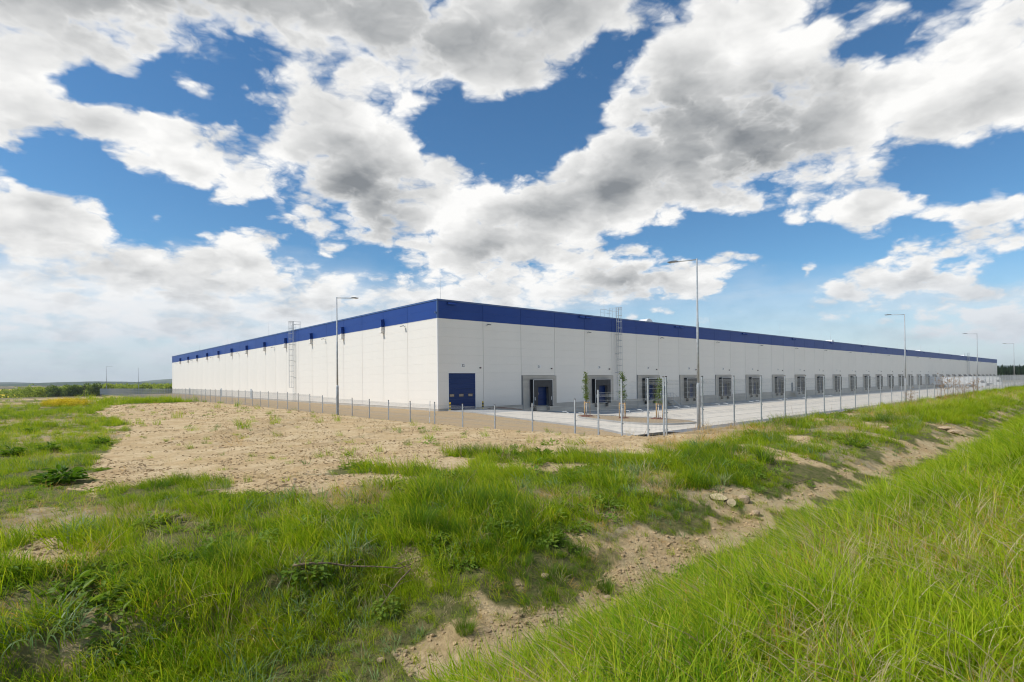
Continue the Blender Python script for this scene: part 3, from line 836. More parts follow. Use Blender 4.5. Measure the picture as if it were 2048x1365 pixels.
# doors in the sunlit wall, siren at the corner, lightning rods
for v in (119.6, 144.15, 180.75):
    o = link('exit_door', None, wh, (0, v-BV, 0))
    MB().bbox(-.05, -.002, -.52, .52, -.02, 2.05, .006).build('door_leaf', MT['grey_paint'], o)
    MB().box(-.10, -.055, .32, .40, .95, 1.05).build('door_handle', MT['black'], o)
MB().tube([(-.002,.22,10.9),(-.16,.22,10.86)], [.10,.14], 10).build('siren', MT['trim_blue'], wh)
rod = MB().tube([(0,0,-.1),(0,0,1.4),(0,0,3.0)], [.022,.016,.008], 5).mesh('lightning_rod', MT['zinc'])
for v in (80.6, 111.2, 142, 173, 203): link('lightning_rod', rod, wh, (1.0, v-BV, 12.3))
for u in (33.87, 62.7, 93.4, 124, 155, 186, 217, 248, 279, 310, 341, 372): link('lightning_rod', rod, wh, (u-BU, 1.0, 12.3))
# personnel doors with steel stairs
def stair(u, n):
    x = u-BU
    o = link('personnel_door', None, wh, (x, 0, 0))
    MB().bbox(-.02, 1.12, -.03, -.002, .01, 2.14, .006).build('door_frame', MT['trim_white'], o)
    MB().bbox(.03, 1.07, -.05, -.032, .03, 2.09, .006).build('door_leaf', MT['teal'], o)
    MB().box(.90, .98, -.11, -.052, .98, 1.06).build('door_handle', MT['black'], o)
    s = thing('steel_stair', 'galvanised steel stair with handrails below the %s teal side door' % ('nearer' if n == 0 else 'farther'), 'stair', (u-.2, BV-.05, 0), 0, 'stairs to the side doors')
    MB().box(0, 1.6, -1.3, -.01, -.06, -.01).build('landing', MT['zinc'], s)
    for k in range(5):
        MB().box(1.62+k*.42, 2.02+k*.42, -1.25, -.12, -.30-k*.24, -.26-k*.24).build('tread', MT['zinc'], s)
    MB().prism([(1.6,-.02),(1.6,-.22),(3.75,-1.42),(3.95,-1.42),(3.95,-1.3)], 1, -1.32, -1.27).build('stringer', MT['zinc'], s)
    MB().prism([(1.6,-.02),(1.6,-.22),(3.75,-1.42),(3.95,-1.42),(3.95,-1.3)], 1, -.10, -.06).build('stringer', MT['zinc'], s)
    h = MB()
    h.tube([(0,-1.28,-1.2),(0,-1.28,1.0),(1.6,-1.28,1.0),(3.9,-1.28,-.3),(3.9,-1.28,-1.25)], .024, 6)
    h.tube([(0,-1.28,.5),(1.6,-1.28,.5),(3.9,-1.28,-.8)], .018, 6); h.tube([(1.6,-1.28,-1.2),(1.6,-1.28,1.0)], .024, 6); h.tube([(.8,-1.28,-.05),(.8,-1.28,1.0)], .02, 6)
    h.tube([(0,-.1,1.0),(0,-1.28,1.0)], .02, 6); h.tube([(0,-.1,-.05),(0,-.1,1.0)], .02, 6)
    h.build('handrail', MT['zinc'], s)
stair(75.75, 0); stair(127.1, 1)

# units on the roof
ru_b = MB().bbox(-1.2,1.2,-1.0,1.0,0,.8,.03).bbox(-1.0,1.35,-1.05,1.05,.82,1.45,.03).mesh('unit_body', MT['truck'])
prof = [(1.2*math.cos(a), .82+1.2*math.sin(a)) for a in np.linspace(0, math.pi, 10)]
ru_h = MB().prism([(x-1.4, z) for x, z in prof], 1, -.9, .9).mesh('unit_hood', MT['truck'])
ru_g = MB()
for k in range(4): ru_g.box(.2,1.2,-1.09,-1.055,.92+k*.12,.98+k*.12)
ru_g = ru_g.mesh('louvre', MT['grey_paint'])
for k, (u, lab) in enumerate(((84.5, 'white roof ventilation unit nearest the roof ladder'), (177, 'second white roof ventilation unit along the blue parapet'), (280, 'third white roof ventilation unit, just before the far roof ladder'), (373, 'farthest white roof ventilation unit, near the end of the roof'))):
    o = thing('roof_unit', lab, 'roof unit', (u, BV+8, 12.19), 0, 'ventilation units on the roof')
    link('unit_body', ru_b, o); link('unit_hood', ru_h, o); link('louvre', ru_g, o)

# ------------------------------------------------------------------ fences of welded-wire panels
def fence_panel_mesh(w, h=2.0, step=.05, r=.0021):
    m = MB()
    folds = [.12, .72, 1.32, h-.12]
    zs = [(0, 0)]
    for f in folds: zs += [(f-.045, 0), (f, -.045), (f+.045, 0)]
    zs.append((h, 0))
    n = int(round(w/step))
    vs, fs = [], []
    for i in range(n+1):
        x = -w/2+.02+(w-.04)*i/n; o = len(vs)
        for z, y in zs:
            for a, b in ((-r, -r*.6), (r, -r*.6), (0, r*1.2)): vs.append((x+a, y+b, z))
        for k in range(len(zs)-1):
            for q in range(3): fs.append((o+k*3+q, o+k*3+(q+1) % 3, o+(k+1)*3+(q+1) % 3, o+(k+1)*3+q))
    m.add(vs, fs)
    hs = [.02, .32, .52, .92, 1.12, 1.52, 1.7, h-.02]
    for f in folds: hs += [f-.045, f+.045]
    for z in hs: m.tube([(-w/2+.01, .004, z), (w/2-.01, .004, z)], .0036, 3)
    for f in folds: m.tube([(-w/2+.01, -.045, f), (w/2-.01, -.045, f)], .0036, 3)
    return m.mesh('wire_panel', MT['wire'])
pan25 = fence_panel_mesh(2.44)
def post_mesh(h):
    m = MB().bbox(-.03, .03, -.02, .02, -.5, h, .004)
    return m.mesh('fence_post', MT['post'])
post_cap = MB().bbox(-.034, .034, -.024, .024, 0, .03, .004).mesh('post_cap', MT['black'])
clamp = MB().box(-.05, .05, -.035, -.021, -.02, .02).mesh('clamp', MT['zinc'])
posts = {}
def add_post(fence, u, v, z, h, rz, near):
    k = round(h, 1)
    if k not in posts: posts[k] = post_mesh(k)
    p = link('fence_post', posts[k], fence, (u, v, z), rz)
    if near:
        link('post_cap', post_cap, p, (0, 0, k))
        for q in (.25, .85, 1.45, k-.2): link('clamp', clamp, p, (0, 0, q))
def make_fence(label, pts, near):
    """pts: posts as (u, v, z of the panel that starts there)"""
    u0, v0, z0 = pts[0]
    f = thing('wire_fence', label, 'fence', (0, 0, 0), 0, 'galvanised site fence')
    small = {}
    for i, (u, v, z) in enumerate(pts):
        zp = pts[i-1][2] if i else z
        top = max(z, zp)+2.0
        nx = pts[min(i+1, len(pts)-1)]; pv = pts[max(i-1, 0)]
        rz = math.atan2(nx[1]-pv[1], nx[0]-pv[0])
        base = min(z, zp)
        add_post(f, u, v, base, top-base+.06, rz, i < near)
        if i < len(pts)-1:
            du, dv = nx[0]-u, nx[1]-v; L = math.hypot(du, dv)
            if abs(L-2.5) < .15: me = pan25
            else:
                kk = round(L, 1)
                if kk not in small: small[kk] = fence_panel_mesh(kk-.06)
                me = small[kk]
            link('wire_panel', me, f, (u+du/2, v+dv/2, z), math.atan2(dv, du))
right = [(16.42, 10.6, 1.28)]+[(18.85+2.49*i, 10.6, 1.28-.25*float(sst(150, 300, 18.85+2.49*i))) for i in range(112)]
make_fence('tall wire mesh fence along the yard at the right, on the grass bank', right, 12)
lv = [14.5]+[16.97+2.565*i for i in range(90)]
left = [(16.42, 10.6, 1.28), (16.2, 11.2, 1.25), (16.05, 12.24, .83), (16.0, 13.3, .42)]+[(16.0, v, float(fence_base(v+1.2))) for v in lv]
left = [p for p in left if p[1] > 10.7]
left[0] = (16.2, 11.2, 1.26)
left = [(16.38, 10.68, 1.27)]+left
make_fence('wire mesh fence stepping down beside the bare earth at the left', left, 16)

# ------------------------------------------------------------------ lamp posts
lp_low = MB().tube([(0,0,-.3),(0,0,2.9),(0,0,3.05)], [.105,.105,.075], 12).mesh('pole_base', MT['post'], True)
lp_up = MB().tube([(0,0,3.05),(0,0,6.6),(0,0,6.62),(0,0,10.32)], [.072,.066,.054,.046], 12).mesh('pole', MT['post'], True)
lp_arm = MB().tube([(0,0,10.26),(1.25,0,10.36)], .032, 8).mesh('arm', MT['post'], True)
lp_head = MB().prism([(1.15,10.33),(1.28,10.42),(1.55,10.45),(1.88,10.43),(1.9,10.40),(1.5,10.36)], 1, -.13, .13).mesh('lamp_head', MT['head'])
lp_lens = MB().box(1.45,1.84,-.10,.10,10.352,10.362).mesh('lamp_lens', MT['lens'])
def lamp_post(u, v, rz, label, z=0.0, group='yard lamp posts'):
    o = thing('lamp_post', label, 'lamp post', (u, v, z), rz, group)
    for me in (lp_low, lp_up, lp_arm, lp_head, lp_lens): link(me.name, me, o)
for i, lab in enumerate(('tall grey lamp post nearest the camera, by the rounded tip of the tree island', 'second tall lamp post along the right fence, past the middle docks', 'third lamp post along the right fence, before the end of the building', 'far lamp post at the right edge, against the conifers')):
    lamp_post(28.9+44.7*i, 16.5, R(90), lab)
lamp_post(18.4, 42.92, 0, 'tall grey lamp post standing before the sunlit left wall')
lamp_post(18.4, 252, 0, 'small distant lamp post with its arm to the right, left of the building', -.3)
q = px_ray(277, 737); tq = (10.3-CAM[2])/q[2]; qp = CAM+q*tq
lamp_post(qp[0], qp[1], math.atan2(-qp[1], -qp[0]), 'distant lamp post with its arm end-on, just left of the building', -.05)

# ------------------------------------------------------------------ things in the yard
def bollard(u, v, label):
    o = thing('bollard', label, 'bollard', (u, v, float(pave_z(u, v))), 0, 'bollards at door 32')
    b = [(.0,.10),(.02,.16),(.0,0)]
    for k in range(5):
        MB().tube([(0,0,.02+k*.17),(0,0,.02+(k+1)*.17)], .085, 14).build('band', MT['yellow'] if k % 2 == 0 else MT['black'], o)
    MB().tube([(0,0,.87),(0,0,.90),(0,0,.925)], [.085,.07,.03], 14).build('cap', MT['yellow'], o)
bollard(33.95, 49.2, 'yellow and black striped bollard at the left of the blue door')
bollard(38.52, 49.2, 'yellow and black striped bollard at the right of the blue door')
# planted island with three young trees
isl = [(35.2,31.6),(36.6,32.6),(37.5,31.5),(37.8,28),(37.6,24.4),(37.1,22.0),(36.3,20.9),(35.4,20.7),(34.2,21.0),(33.0,21.9),(32.5,23.2),(32.6,25),(33.5,28),(34.4,30.4)]
def smooth_poly(P, n=6):
    out = []
    for i in range(len(P)):
        p0, p1, p2, p3 = (np.array(P[(i+k-1) % len(P)]) for k in range(4))
        for s in range(n):
            t = s/n; out.append(tuple(.5*((2*p1)+(-p0+p2)*t+(2*p0-5*p1+4*p2-p3)*t*t+(-p0+3*p1-3*p2+p3)*t**3)))
    return out
isl_s = smooth_poly(isl); cxy = np.mean(isl_s, 0)
it = thing('tree_island', 'long rounded traffic island of bare soil with a concrete kerb', 'traffic island', (0, 0, 0))
kb = MB()
n = len(isl_s)
for i in range(n):
    p, q = np.array(isl_s[i]), np.array(isl_s[(i+1) % n])
    pi, qi = cxy+(p-cxy)*(1-.14/np.linalg.norm(p-cxy)), cxy+(q-cxy)*(1-.14/np.linalg.norm(q-cxy))
    zp, zq = float(pave_z(*p)), float(pave_z(*q))
    kb.add([(*p, zp-.1), (*q, zq-.1), (*q, zq+.11), (*p, zp+.11), (*pi, zp+.13), (*qi, zq+.13), (*pi, zp-.1), (*qi, zq-.1)],
           [(0,1,2,3),(3,2,5,4),(4,5,7,6)])
kb.build('kerb', MT['kerb'], it)
V, F = [], []
rings = [0, .3, .6, .85, 1.0]
for k, s in enumerate(rings):
    for i in range(n):
        p = cxy+(np.array(isl_s[i])-cxy)*s*(1-.14/np.linalg.norm(np.array(isl_s[i])-cxy))
        V.append((p[0], p[1], float(pave_z(*p))+.10+.05*(1-s*s)+.05*float(fbm(p[0]*2, p[1]*2, 3, 5)-.5)))
for k in range(len(rings)-1):
    for i in range(n): F.append((k*n+i, k*n+(i+1) % n, (k+1)*n+(i+1) % n, (k+1)*n+i))
link('soil', raw_mesh('soil', np.array(V), np.array(F), [MT['bedsoil']]), it)
# bark bed with low shrubs between door 32 and the first dock
pb = thing('planting_bed', 'wedge of dark red bark mulch at the wall beside the first dock', 'planting bed', (0, 0, 0))
V, F = [], []
for i in range(17):
    u = 39.4+6.9*i/16
    for j in range(5):
        v = 49.70-1.5*j/4*(.4+.6*math.sin(math.pi*i/16))
        e = math.sin(math.pi*i/16)**.5*(1-(j/4)**2)
        V.append((u, v, float(pave_z(u, v))-.02+.30*e+.07*float(vnoise(u*6, v*6, 3))*e))
for i in range(16):
    for j in range(4): F.append((i*5+j, i*5+j+1, (i+1)*5+j+1, (i+1)*5+j))
link('mulch', raw_mesh('mulch', np.array(V), np.array(F), [MT['mulch']]), pb)
# kerb wall down the dock ramp
rk = MB()
for i in range(14):
    u0, u1 = 38.8+i*.6, 38.8+(i+1)*.6
    z0, z1 = float(pave_z(u0, 45.0)), float(pave_z(u1, 45.0))
    rk.add([(u0,47.9,z0-.05),(u0,48.1,z0-.05),(u0,48.1,z0+.12),(u0,47.9,z0+.12),(u1,47.9,z1-.05),(u1,48.1,z1-.05),(u1,48.1,z1+.12),(u1,47.9,z1+.12)],
           [(3,2,6,7),(0,3,7,4),(2,1,5,6)]+([(0,1,2,3)] if i == 0 else [])+([(4,5,6,7)] if i == 13 else []))
tag(rk.build('kerb', MT['kerb']), 'kerb edging the bark bed above the ramp', None, None, 'structure')
# wheel guides in front of the docks
wg = MB().tube([(0,0,0),(0,.06,.20),(0,.35,.27),(0,3.0,.27),(0,3.3,.20),(0,3.36,0)], .055, 8).mesh('wheel_guide', MT['zinc'], True)
ordn = ['first','second','third','fourth','fifth','sixth','seventh','eighth']
for n in range(8):
    for s, sd in ((-1.4, 'left'), (1.4, 'right')):
        u = 48.42+12*n+s
        o = link('wheel_guide', wg, None, (u, 43.6, float(pave_z(u, 45))))
        tag(o, 'bent steel wheel guide, %s one before the %s dock from the blue door' % (sd, ordn[n]), 'wheel guide', 'wheel guides before the docks')
# survey stake by the fence
sp = thing('survey_pole', 'thin striped white and dark survey pole leaning by the fence', 'survey pole', (15.75, 24.8, .8), 0)
for k in range(5):
    MB().tube([(.01*k,0,k*.29),(.01*(k+1),0,(k+1)*.29)], .018, 8).build('band', MT['sign'] if k % 2 else MT['grey_paint'], sp)

# lorries at the far docks
def lorry(u, label):
    o = thing('lorry', label, 'lorry', (u, BV-.6, -1.2), 0, 'white lorries docked at the far end')
    MB().bbox(-1.27, 1.27, -13.5, 0, 1.15, 4.0, .04).build('trailer_box', MT['truck'], o)
    MB().box(-.5, .5, -13.2, -.2, .85, 1.14).build('chassis', MT['black'], o)
    MB().box(-1.2, -1.15, -10.5, -4.5, .45, 1.0).box(1.15, 1.2, -10.5, -4.5, .45, 1.0).build('side_guard', MT['grey_paint'], o)
    c = MB().prism([(-13.75,.55),(-16.0,.45),(-16.05,1.7),(-15.75,3.0),(-15.3,3.75),(-13.75,3.95)], 0, -1.24, 1.24)
    cab = c.build('cab', MT['truck'], o)
    MB().prism([(-16.075,1.75),(-15.79,2.95),(-15.77,2.95),(-16.055,1.75)], 0, -1.08, 1.08).build('windscreen', MT['truck_dark'], cab)
    for s in (-1.255, 1.242): MB().prism([(-15.9,1.75),(-15.7,2.6),(-14.75,2.6),(-14.75,1.75)], 0, s, s+.013).build('side_window', MT['truck_dark'], cab)
    for y in (-1.8, -3.1, -4.4, -12.0, -15.2):
        for s in (-1.05, 1.05): MB().tube([(s-.15,y,.5),(s+.15,y,.5)], .5, 16).build('wheel', MT['tyre'], o)
lorry(252.4+2.0, 'nearer white lorry with dark cab windows at the far end of the yard')
lorry(288.4+2.0, 'farther white lorry at the far end of the yard, by the building corner')
# wooden utility pole beyond the field
up = thing('utility_pole', 'thin dark utility pole at the left, before the green woods', 'utility pole', (0, 0, 0))
q = hit(169.5, 793); 
p = px_ray(169.5, 793); tt = 235.0/(p@FW); b = CAM+p*tt
up.location = (b[0], b[1], b[2]-.3)
MB().tube([(0,0,-1),(0,0,4.9)], [.14,.10], 8).build('pole', MT['bark'], up)
MB().box(-.6,.6,-.05,.05,4.45,4.58).build('crossarm', MT['bark'], up)

# ------------------------------------------------------------------ plants
LM = dict(
 tall=leaf_mat('tall_grass_leaf', (.110, .250, .002), (.420, .550, .006), .45, .6, (.62, .56, .06)),
 short=leaf_mat('short_grass_leaf', (.135, .280, .006), (.430, .560, .020), .46, .6, (.60, .52, .13)),
 dark=leaf_mat('tussock_leaf', (.075, .170, .012), (.150, .260, .020), .45, .5),
 straw=leaf_mat('straw_leaf', (.46, .36, .19), (.66, .55, .34), .3, .7),
 rust=leaf_mat('rusty_straw_leaf', (.56, .30, .06), (.72, .48, .12), .35, .7),
 weed=leaf_mat('weed_leaf', (.115, .215, .022), (.230, .330, .045), .42, .45),
 blue=leaf_mat('bluish_leaf', (.130, .220, .075), (.260, .360, .140), .38, .4),
 tree=leaf_mat('tree_leaf', (.085, .150, .020), (.170, .230, .035), .42, .5),
 wood=leaf_mat('woodland_leaf', (.25, .34, .045), (.42, .48, .085), .5, .7, None, .08),
 conifer=leaf_mat('conifer_leaf', (.014, .032, .014), (.030, .055, .022), .10, .8, None, .1),
 flower=leaf_mat('yellow_petal', (.62, .50, .02), (.75, .60, .03), .2, .6),
 dead=leaf_mat('dead_weed', (.28, .18, .10), (.42, .29, .17), .15, .8),
)
PROTO = bpy.data.collections
def blades_mesh(name, m, n, h, w, rad, lean, curve, seed, segs=4, spread=1.0, hv=.45, comb=0.0):
    """a clump of curved tapering blades"""
    r = np.random.default_rng(seed)
    V, F, T = [], [], []
    for i in range(n):
        a = r.uniform(0, 2*math.pi); d = rad*math.sqrt(r.uniform(0, 1))
        x, y = d*math.cos(a), d*math.sin(a)
        hh = h*(1-hv+2*hv*r.uniform(0, 1)*.75); ww = w*r.uniform(.6, 1.25)
        o = a + r.normal(0, .9)/spread
        if r.uniform(0, 1) < comb: o = 2.42+r.normal(0, .55)      # most blades bend with the wind
        l0 = lean*r.uniform(.2, 1.3); cv = curve*r.uniform(.3, 1.6)
        px, pz, th = 0., 0., l0
        side = o+math.pi/2+r.normal(0, .5)
        base = len(V)
        for s in range(segs+1):
            t = s/segs
            wd = ww*(1-t**1.6)*(.7+.3*min(1, t*4))+(.0004)
            cx_, cy_ = x+px*math.cos(o), y+px*math.sin(o)
            if s < segs:
                V.append((cx_-wd*math.cos(side), cy_-wd*math.sin(side), pz)); V.append((cx_+wd*math.cos(side), cy_+wd*math.sin(side), pz)); T += [t, t]
            else: V.append((cx_, cy_, pz)); T.append(t)
            step = hh/segs
            px += step*math.sin(th); pz += step*math.cos(th); th += cv/segs*(1+t)
        for s in range(segs-1): F.append((base+2*s, base+2*s+1, base+2*s+3, base+2*s+2))
        F.append((base+2*segs-2, base+2*segs-1, base+2*segs))
    me = bpy.data.meshes.new(name); me.from_pydata(V, [], F); me.materials.append(m)
    me.polygons.foreach_set('use_smooth', [True]*len(me.polygons))
    attr(me, 'tip', T); me.update(); return me
def leaves_mesh(name, m, n, rad, h, size, seed, up=.5, aspect=.45):
    """a clump of broad leaves on a rosette"""
    r = np.random.default_rng(seed); V, F = [], []
    for i in range(n):
        a = r.uniform(0, 2*math.pi); t = r.uniform(.2, 1)
        p = Vector((rad*t*math.cos(a), rad*t*math.sin(a), h*r.uniform(.15, 1)*(1.15-t*.6)))
        d = Vector((math.cos(a+r.normal(0, .5)), math.sin(a+r.normal(0, .5)), up*r.uniform(-.6, 1.2))).normalized()
        L = size*r.uniform(.6, 1.3); s = d.cross(Vector((0, 0, 1))).normalized()*L*aspect*.5
        nrm = s.cross(d).normalized()*L*.10
        q = [p, p+d*L*.35+s+nrm, p+d*L*.75+s*.75, p+d*L-nrm*2, p+d*L*.75-s*.75, p+d*L*.35-s+nrm, p+d*L*.5-nrm]
        b = len(V); V += [tuple(x) for x in q]
        F += [(b, b+6, b+1), (b+1, b+6, b+2), (b+2, b+6, b+3), (b+3, b+6, b+4), (b+4, b+6, b+5), (b+5, b+6, b)]
    me = bpy.data.meshes.new(name); me.from_pydata(V, [], F); me.materials.append(m)
    me.polygons.foreach_set('use_smooth', [True]*len(me.polygons)); attr(me, 'tip', [0.0]*len(V)); me.update(); return me

def scatter(name, label, protos, pos, rz, scl, pick, tilt=None):
    """ONE stuff object: clumps set on the ground by geometry nodes"""
    coll = bpy.data.collections.new(name+'_kinds')
    for i, me in enumerate(protos):
        o = bpy.data.objects.new('%s_%02d' % (name, i), me); coll.objects.link(o)
    n = len(pos)
    me = bpy.data.meshes.new(name); me.vertices.add(n); me.vertices.foreach_set('co', np.asarray(pos, np.float32).ravel())
    a = me.attributes.new('rot', 'FLOAT_VECTOR', 'POINT')
    rot = np.zeros((n, 3), np.float32); rot[:, 2] = rz
    if tilt is not None: rot[:, :2] = tilt
    a.data.foreach_set('vector', rot.ravel())
    a = me.attributes.new('scl', 'FLOAT_VECTOR', 'POINT')
    sc = np.asarray(scl, np.float32); sc = np.repeat(sc[:, None], 3, 1) if sc.ndim == 1 else sc
    a.data.foreach_set('vector', sc.ravel())
    a = me.attributes.new('pick', 'INT', 'POINT'); a.data.foreach_set('value', np.asarray(pick, np.int32))
    me.update()
    ng = bpy.data.node_groups.new(name+'_scatter', 'GeometryNodeTree')
    ng.interface.new_socket('Geometry', in_out='INPUT', socket_type='NodeSocketGeometry')
    ng.interface.new_socket('Geometry', in_out='OUTPUT', socket_type='NodeSocketGeometry')
    nn = ng.nodes; L = ng.links
    gi, go = nn.new('NodeGroupInput'), nn.new('NodeGroupOutput')
    ci = nn.new('GeometryNodeCollectionInfo'); ci.inputs['Collection'].default_value = coll
    ci.inputs['Separate Children'].default_value = True; ci.inputs['Reset Children'].default_value = True
    ip = nn.new('GeometryNodeInstanceOnPoints'); ip.inputs['Pick Instance'].default_value = True
    def named(nm, dt):
        q = nn.new('GeometryNodeInputNamedAttribute'); q.data_type = dt; q.inputs['Name'].default_value = nm; return q.outputs['Attribute']
    er = nn.new('FunctionNodeEulerToRotation')
    L.new(gi.outputs[0], ip.inputs['Points']); L.new(ci.outputs[0], ip.inputs['Instance'])
    L.new(named('pick', 'INT'), ip.inputs['Instance Index'])
    L.new(named('rot', 'FLOAT_VECTOR'), er.inputs[0]); L.new(er.outputs[0], ip.inputs['Rotation'])
    L.new(named('scl', 'FLOAT_VECTOR'), ip.inputs['Scale'])
    L.new(ip.outputs[0], go.inputs[0])
    o = link(name, me); md = o.modifiers.new('scatter', 'NODES'); md.node_group = ng
    return tag(o, label, None, None, 'stuff')

def sample(n, a0, a1, r0, r1, power=1.0):
    """random points in a fan round the camera, denser close by"""
    a = np.radians(RNG.uniform(a0, a1, n))
    t = RNG.uniform(0, 1, n)
    if power == 0: r = r0*(r1/r0)**t
    else: r = (r0**power+(r1**power-r0**power)*t)**(1/power)
    return r*np.sin(a), r*np.cos(a), r
def place(name, label, protos, u, v, r, keep, smin, smax, grow=0.0, sink=.02, tilt=.12, wind=None, kinds=None):
    u, v, r = u[keep], v[keep], r[keep]; n = len(u)
    z = ground_z(u, v)-sink
    s = RNG.uniform(smin, smax, n)*(1+grow*r)*(.75+.5*fbm(u*.6, v*.6, 3, 123))
    s = s*np.where((v > 3.9) & (v < 6.3) & (u > 1.5), .50+.5*sst(5.2, 6.3, v), 1.0)
    s = s*np.where((u < 5) & (v > 9.5), .62, 1.0)
    t = RNG.normal(0, tilt, (n, 2))
    if wind is not None: t = t+np.array(wind)*(.2+1.6*fbm(u*.7+7, v*.7, 3, 321))[:, None]
    pick = RNG.integers(0, len(protos), n) if kinds is None else kinds[keep]
    print(name, n)
    # tilt is given in world axes, so the spin about the stem is kept small where there is wind
    rz = RNG.uniform(0, 2*math.pi, n) if wind is None else RNG.uniform(-.8, .8, n)
    return scatter(name, label, protos, np.stack([u, v, z], -1), rz, s, pick, t)

# --- the tall grass of the near bank
tall = [blades_mesh('grass_clump', LM['tall'], 38, .42, .0037, .13, .34, 1.0, 100+i, 5, 1.0, .5, .65) for i in range(6)]
tall += [blades_mesh('grass_clump', LM['rust'], 16, .30, .0038, .12, .5, 1.1, 130, 5, 1.0, .45, .6), blades_mesh('grass_clump', LM['straw'], 16, .44, .0034, .12, .38, .9, 131, 5, 1.0, .45, .6)]
def outside(u, v): return (v < 10.35) | (u < 15.6)
u, v, r = sample(60000, 15, 116, .9, 75, .55)
edge = 3.30+.5*(fbm(u*.5, v*.5, 3, 7)-.5)
pk = RNG.choice(8, len(u), p=[.142]*6+[.08, .068])
rusty = (fbm(u*.9, v*.9, 3, 19) > .51) & (u < 12)
pk = np.where(rusty & (RNG.uniform(0, 1, len(u)) < .55), 6+(RNG.uniform(0, 1, len(u)) < .4), pk)
place('tall_grass', 'tall fresh green grass leaning over the near bank', tall, u, v, r, (v < edge) & (v > -14), .60, 1.2, .012, .03, .20, (-.26, -.34), pk)

# --- the mixed meadow between ditch and fence, and at the left
def meadow_keep(u, v, r, amount=1.0):
    d, s = masks(u, v)
    dens = fbm(u*.7+5, v*.7, 4, 201)
    p = np.clip((dens-.30)*3.4, .08, 1)*(1-np.minimum(1, d*1.2)*(.985-.55*(v < 6.6)*fbm(u*1.7, v*1.7, 3, 205)))*(1-.72*s)*amount*np.where((v < 5.5) & (u > 2), .55, 1.0)
    yes = outside(u, v) & ((v > 4.0) | (u < -3)) & (RNG.uniform(0, 1, len(u)) < p)
    return yes, d, s
short = [blades_mesh('grass_clump', LM['short'], 40, .17, .0030, .13, .5, 1.1, 300+i) for i in range(5)]
mid = [blades_mesh('grass_clump', LM['tall'], 40, .32, .0036, .13, .35, 1.0, 320+i, 4, 1.0, .45, .45) for i in range(4)]
drk = [blades_mesh('grass_clump', LM['dark'], 60, .33, .0026, .12, .32, .9, 340+i) for i in range(3)]
weeds = [leaves_mesh('weed_clump', LM['weed'], 34, .16, .12, .085, 360+i) for i in range(3)]
bigbl = [blades_mesh('grass_clump', LM['blue'], 14, .30, .0075, .10, .45, 1.5, 380+i) for i in range(3)]
u, v, r = sample(74000, -14, 92, 3.6, 62, .45)
keep, d, s = meadow_keep(u, v, r)
hl = fbm(u*.55+3, v*.55+8, 3, 55); hk = fbm(u*.8+33, v*.8, 3, 57)
x = RNG.uniform(0, 1, len(u))
kind = np.where(x < .55, RNG.integers(0, 5, len(u)), RNG.integers(5, 9, len(u)))
kind = np.where((hl > .56) & (x < .75), RNG.integers(5, 9, len(u)), kind)
kind = np.where((hl > .65) & (x > .6), RNG.integers(9, 12, len(u)), kind)
kind = np.where((hk > .60) & (x > .4) & (x < .75), RNG.integers(12, 15, len(u)), kind)
kind = np.where((hk < .40) & (x > .72), RNG.integers(15, 18, len(u)), kind)
place('meadow_grass', 'uneven green grass and weeds between the ditch and the bare earth', short+mid+drk+weeds+bigbl, u, v, r, keep, .55, 1.3, .010, .02, .18, (-.14, -.16), kind)
# far meadow to the left and grass far along the fence at the right
u, v, r = sample(26000, -12, 24, 26, 150, .5)
dd, ss_ = masks(u, v)
keep = (u < 15) & (RNG.uniform(0, 1, len(u)) < np.clip((fbm(u*.25, v*.25, 3, 77)-.40)*4, .03, 1)*(1-.93*sst(70, 105, v)*sst(-16, -8, u-v*.02))*(1-.985*dd)*(1-.7*ss_))*(v < 190) > 0
place('far_grass', 'patchy green grass on the field at the left', short+mid, u, v, r, keep, 1.0, 1.7, .012, .02)
u, v, r = sample(14000, 74, 89, 34, 210, .5)
dd, ss_ = masks(u, v)
keep = (v > 3.2) & (v < 10.3) & (RNG.uniform(0, 1, len(u)) < (1-.9*dd)*(1-.75*ss_))
place('far_grass', 'green grass on the bank receding along the right fence', mid+tall[:3], u, v, r, keep, .9, 1.3, .006, .02)
# short growth on the slope of the ditch is kept low so that the path shows
# --- dead grass
strawp = [blades_mesh('straw_clump', LM['straw'], 30, .30, .0024, .16, .8, 1.0, 400+i) for i in range(3)]+[blades_mesh('straw_clump', LM['rust'], 26, .30, .0022, .16, .9, .9, 410+i) for i in range(2)]
u, v, r = sample(36000, -14, 90, 3.6, 110, .45)
dd, ss_ = masks(u, v)
keep = outside(u, v) & ((v > 4.3) | (u < -3)) & (RNG.uniform(0, 1, len(u)) < (.10*(1-dd)+.75*ss_+.004*dd))
place('dead_grass', 'dry straw-coloured grass lying in patches', strawp, u, v, r, keep, .7, 1.2, .010, .02, .35)
# --- last year's brown stalks among the grass
stalks = [blades_mesh('stalks', LM['dead'], 6, .55, .0030, .10, .35, .35, 430+i, 3) for i in range(3)]
u, v, r = sample(3600, -12, 88, 3.8, 40, .6)
dd, ss_ = masks(u, v)
keep = outside(u, v) & ((v > 4.8) | (u < -3)) & (RNG.uniform(0, 1, len(u)) < np.clip((fbm(u*.5, v*.5, 3, 111)-.42)*2.2, .03, .6)*(1-.95*dd))
place('dead_stalks', 'thin brown stalks of last year among the green grass', stalks, u, v, r, keep, .6, 1.2, .008, .02, .35)
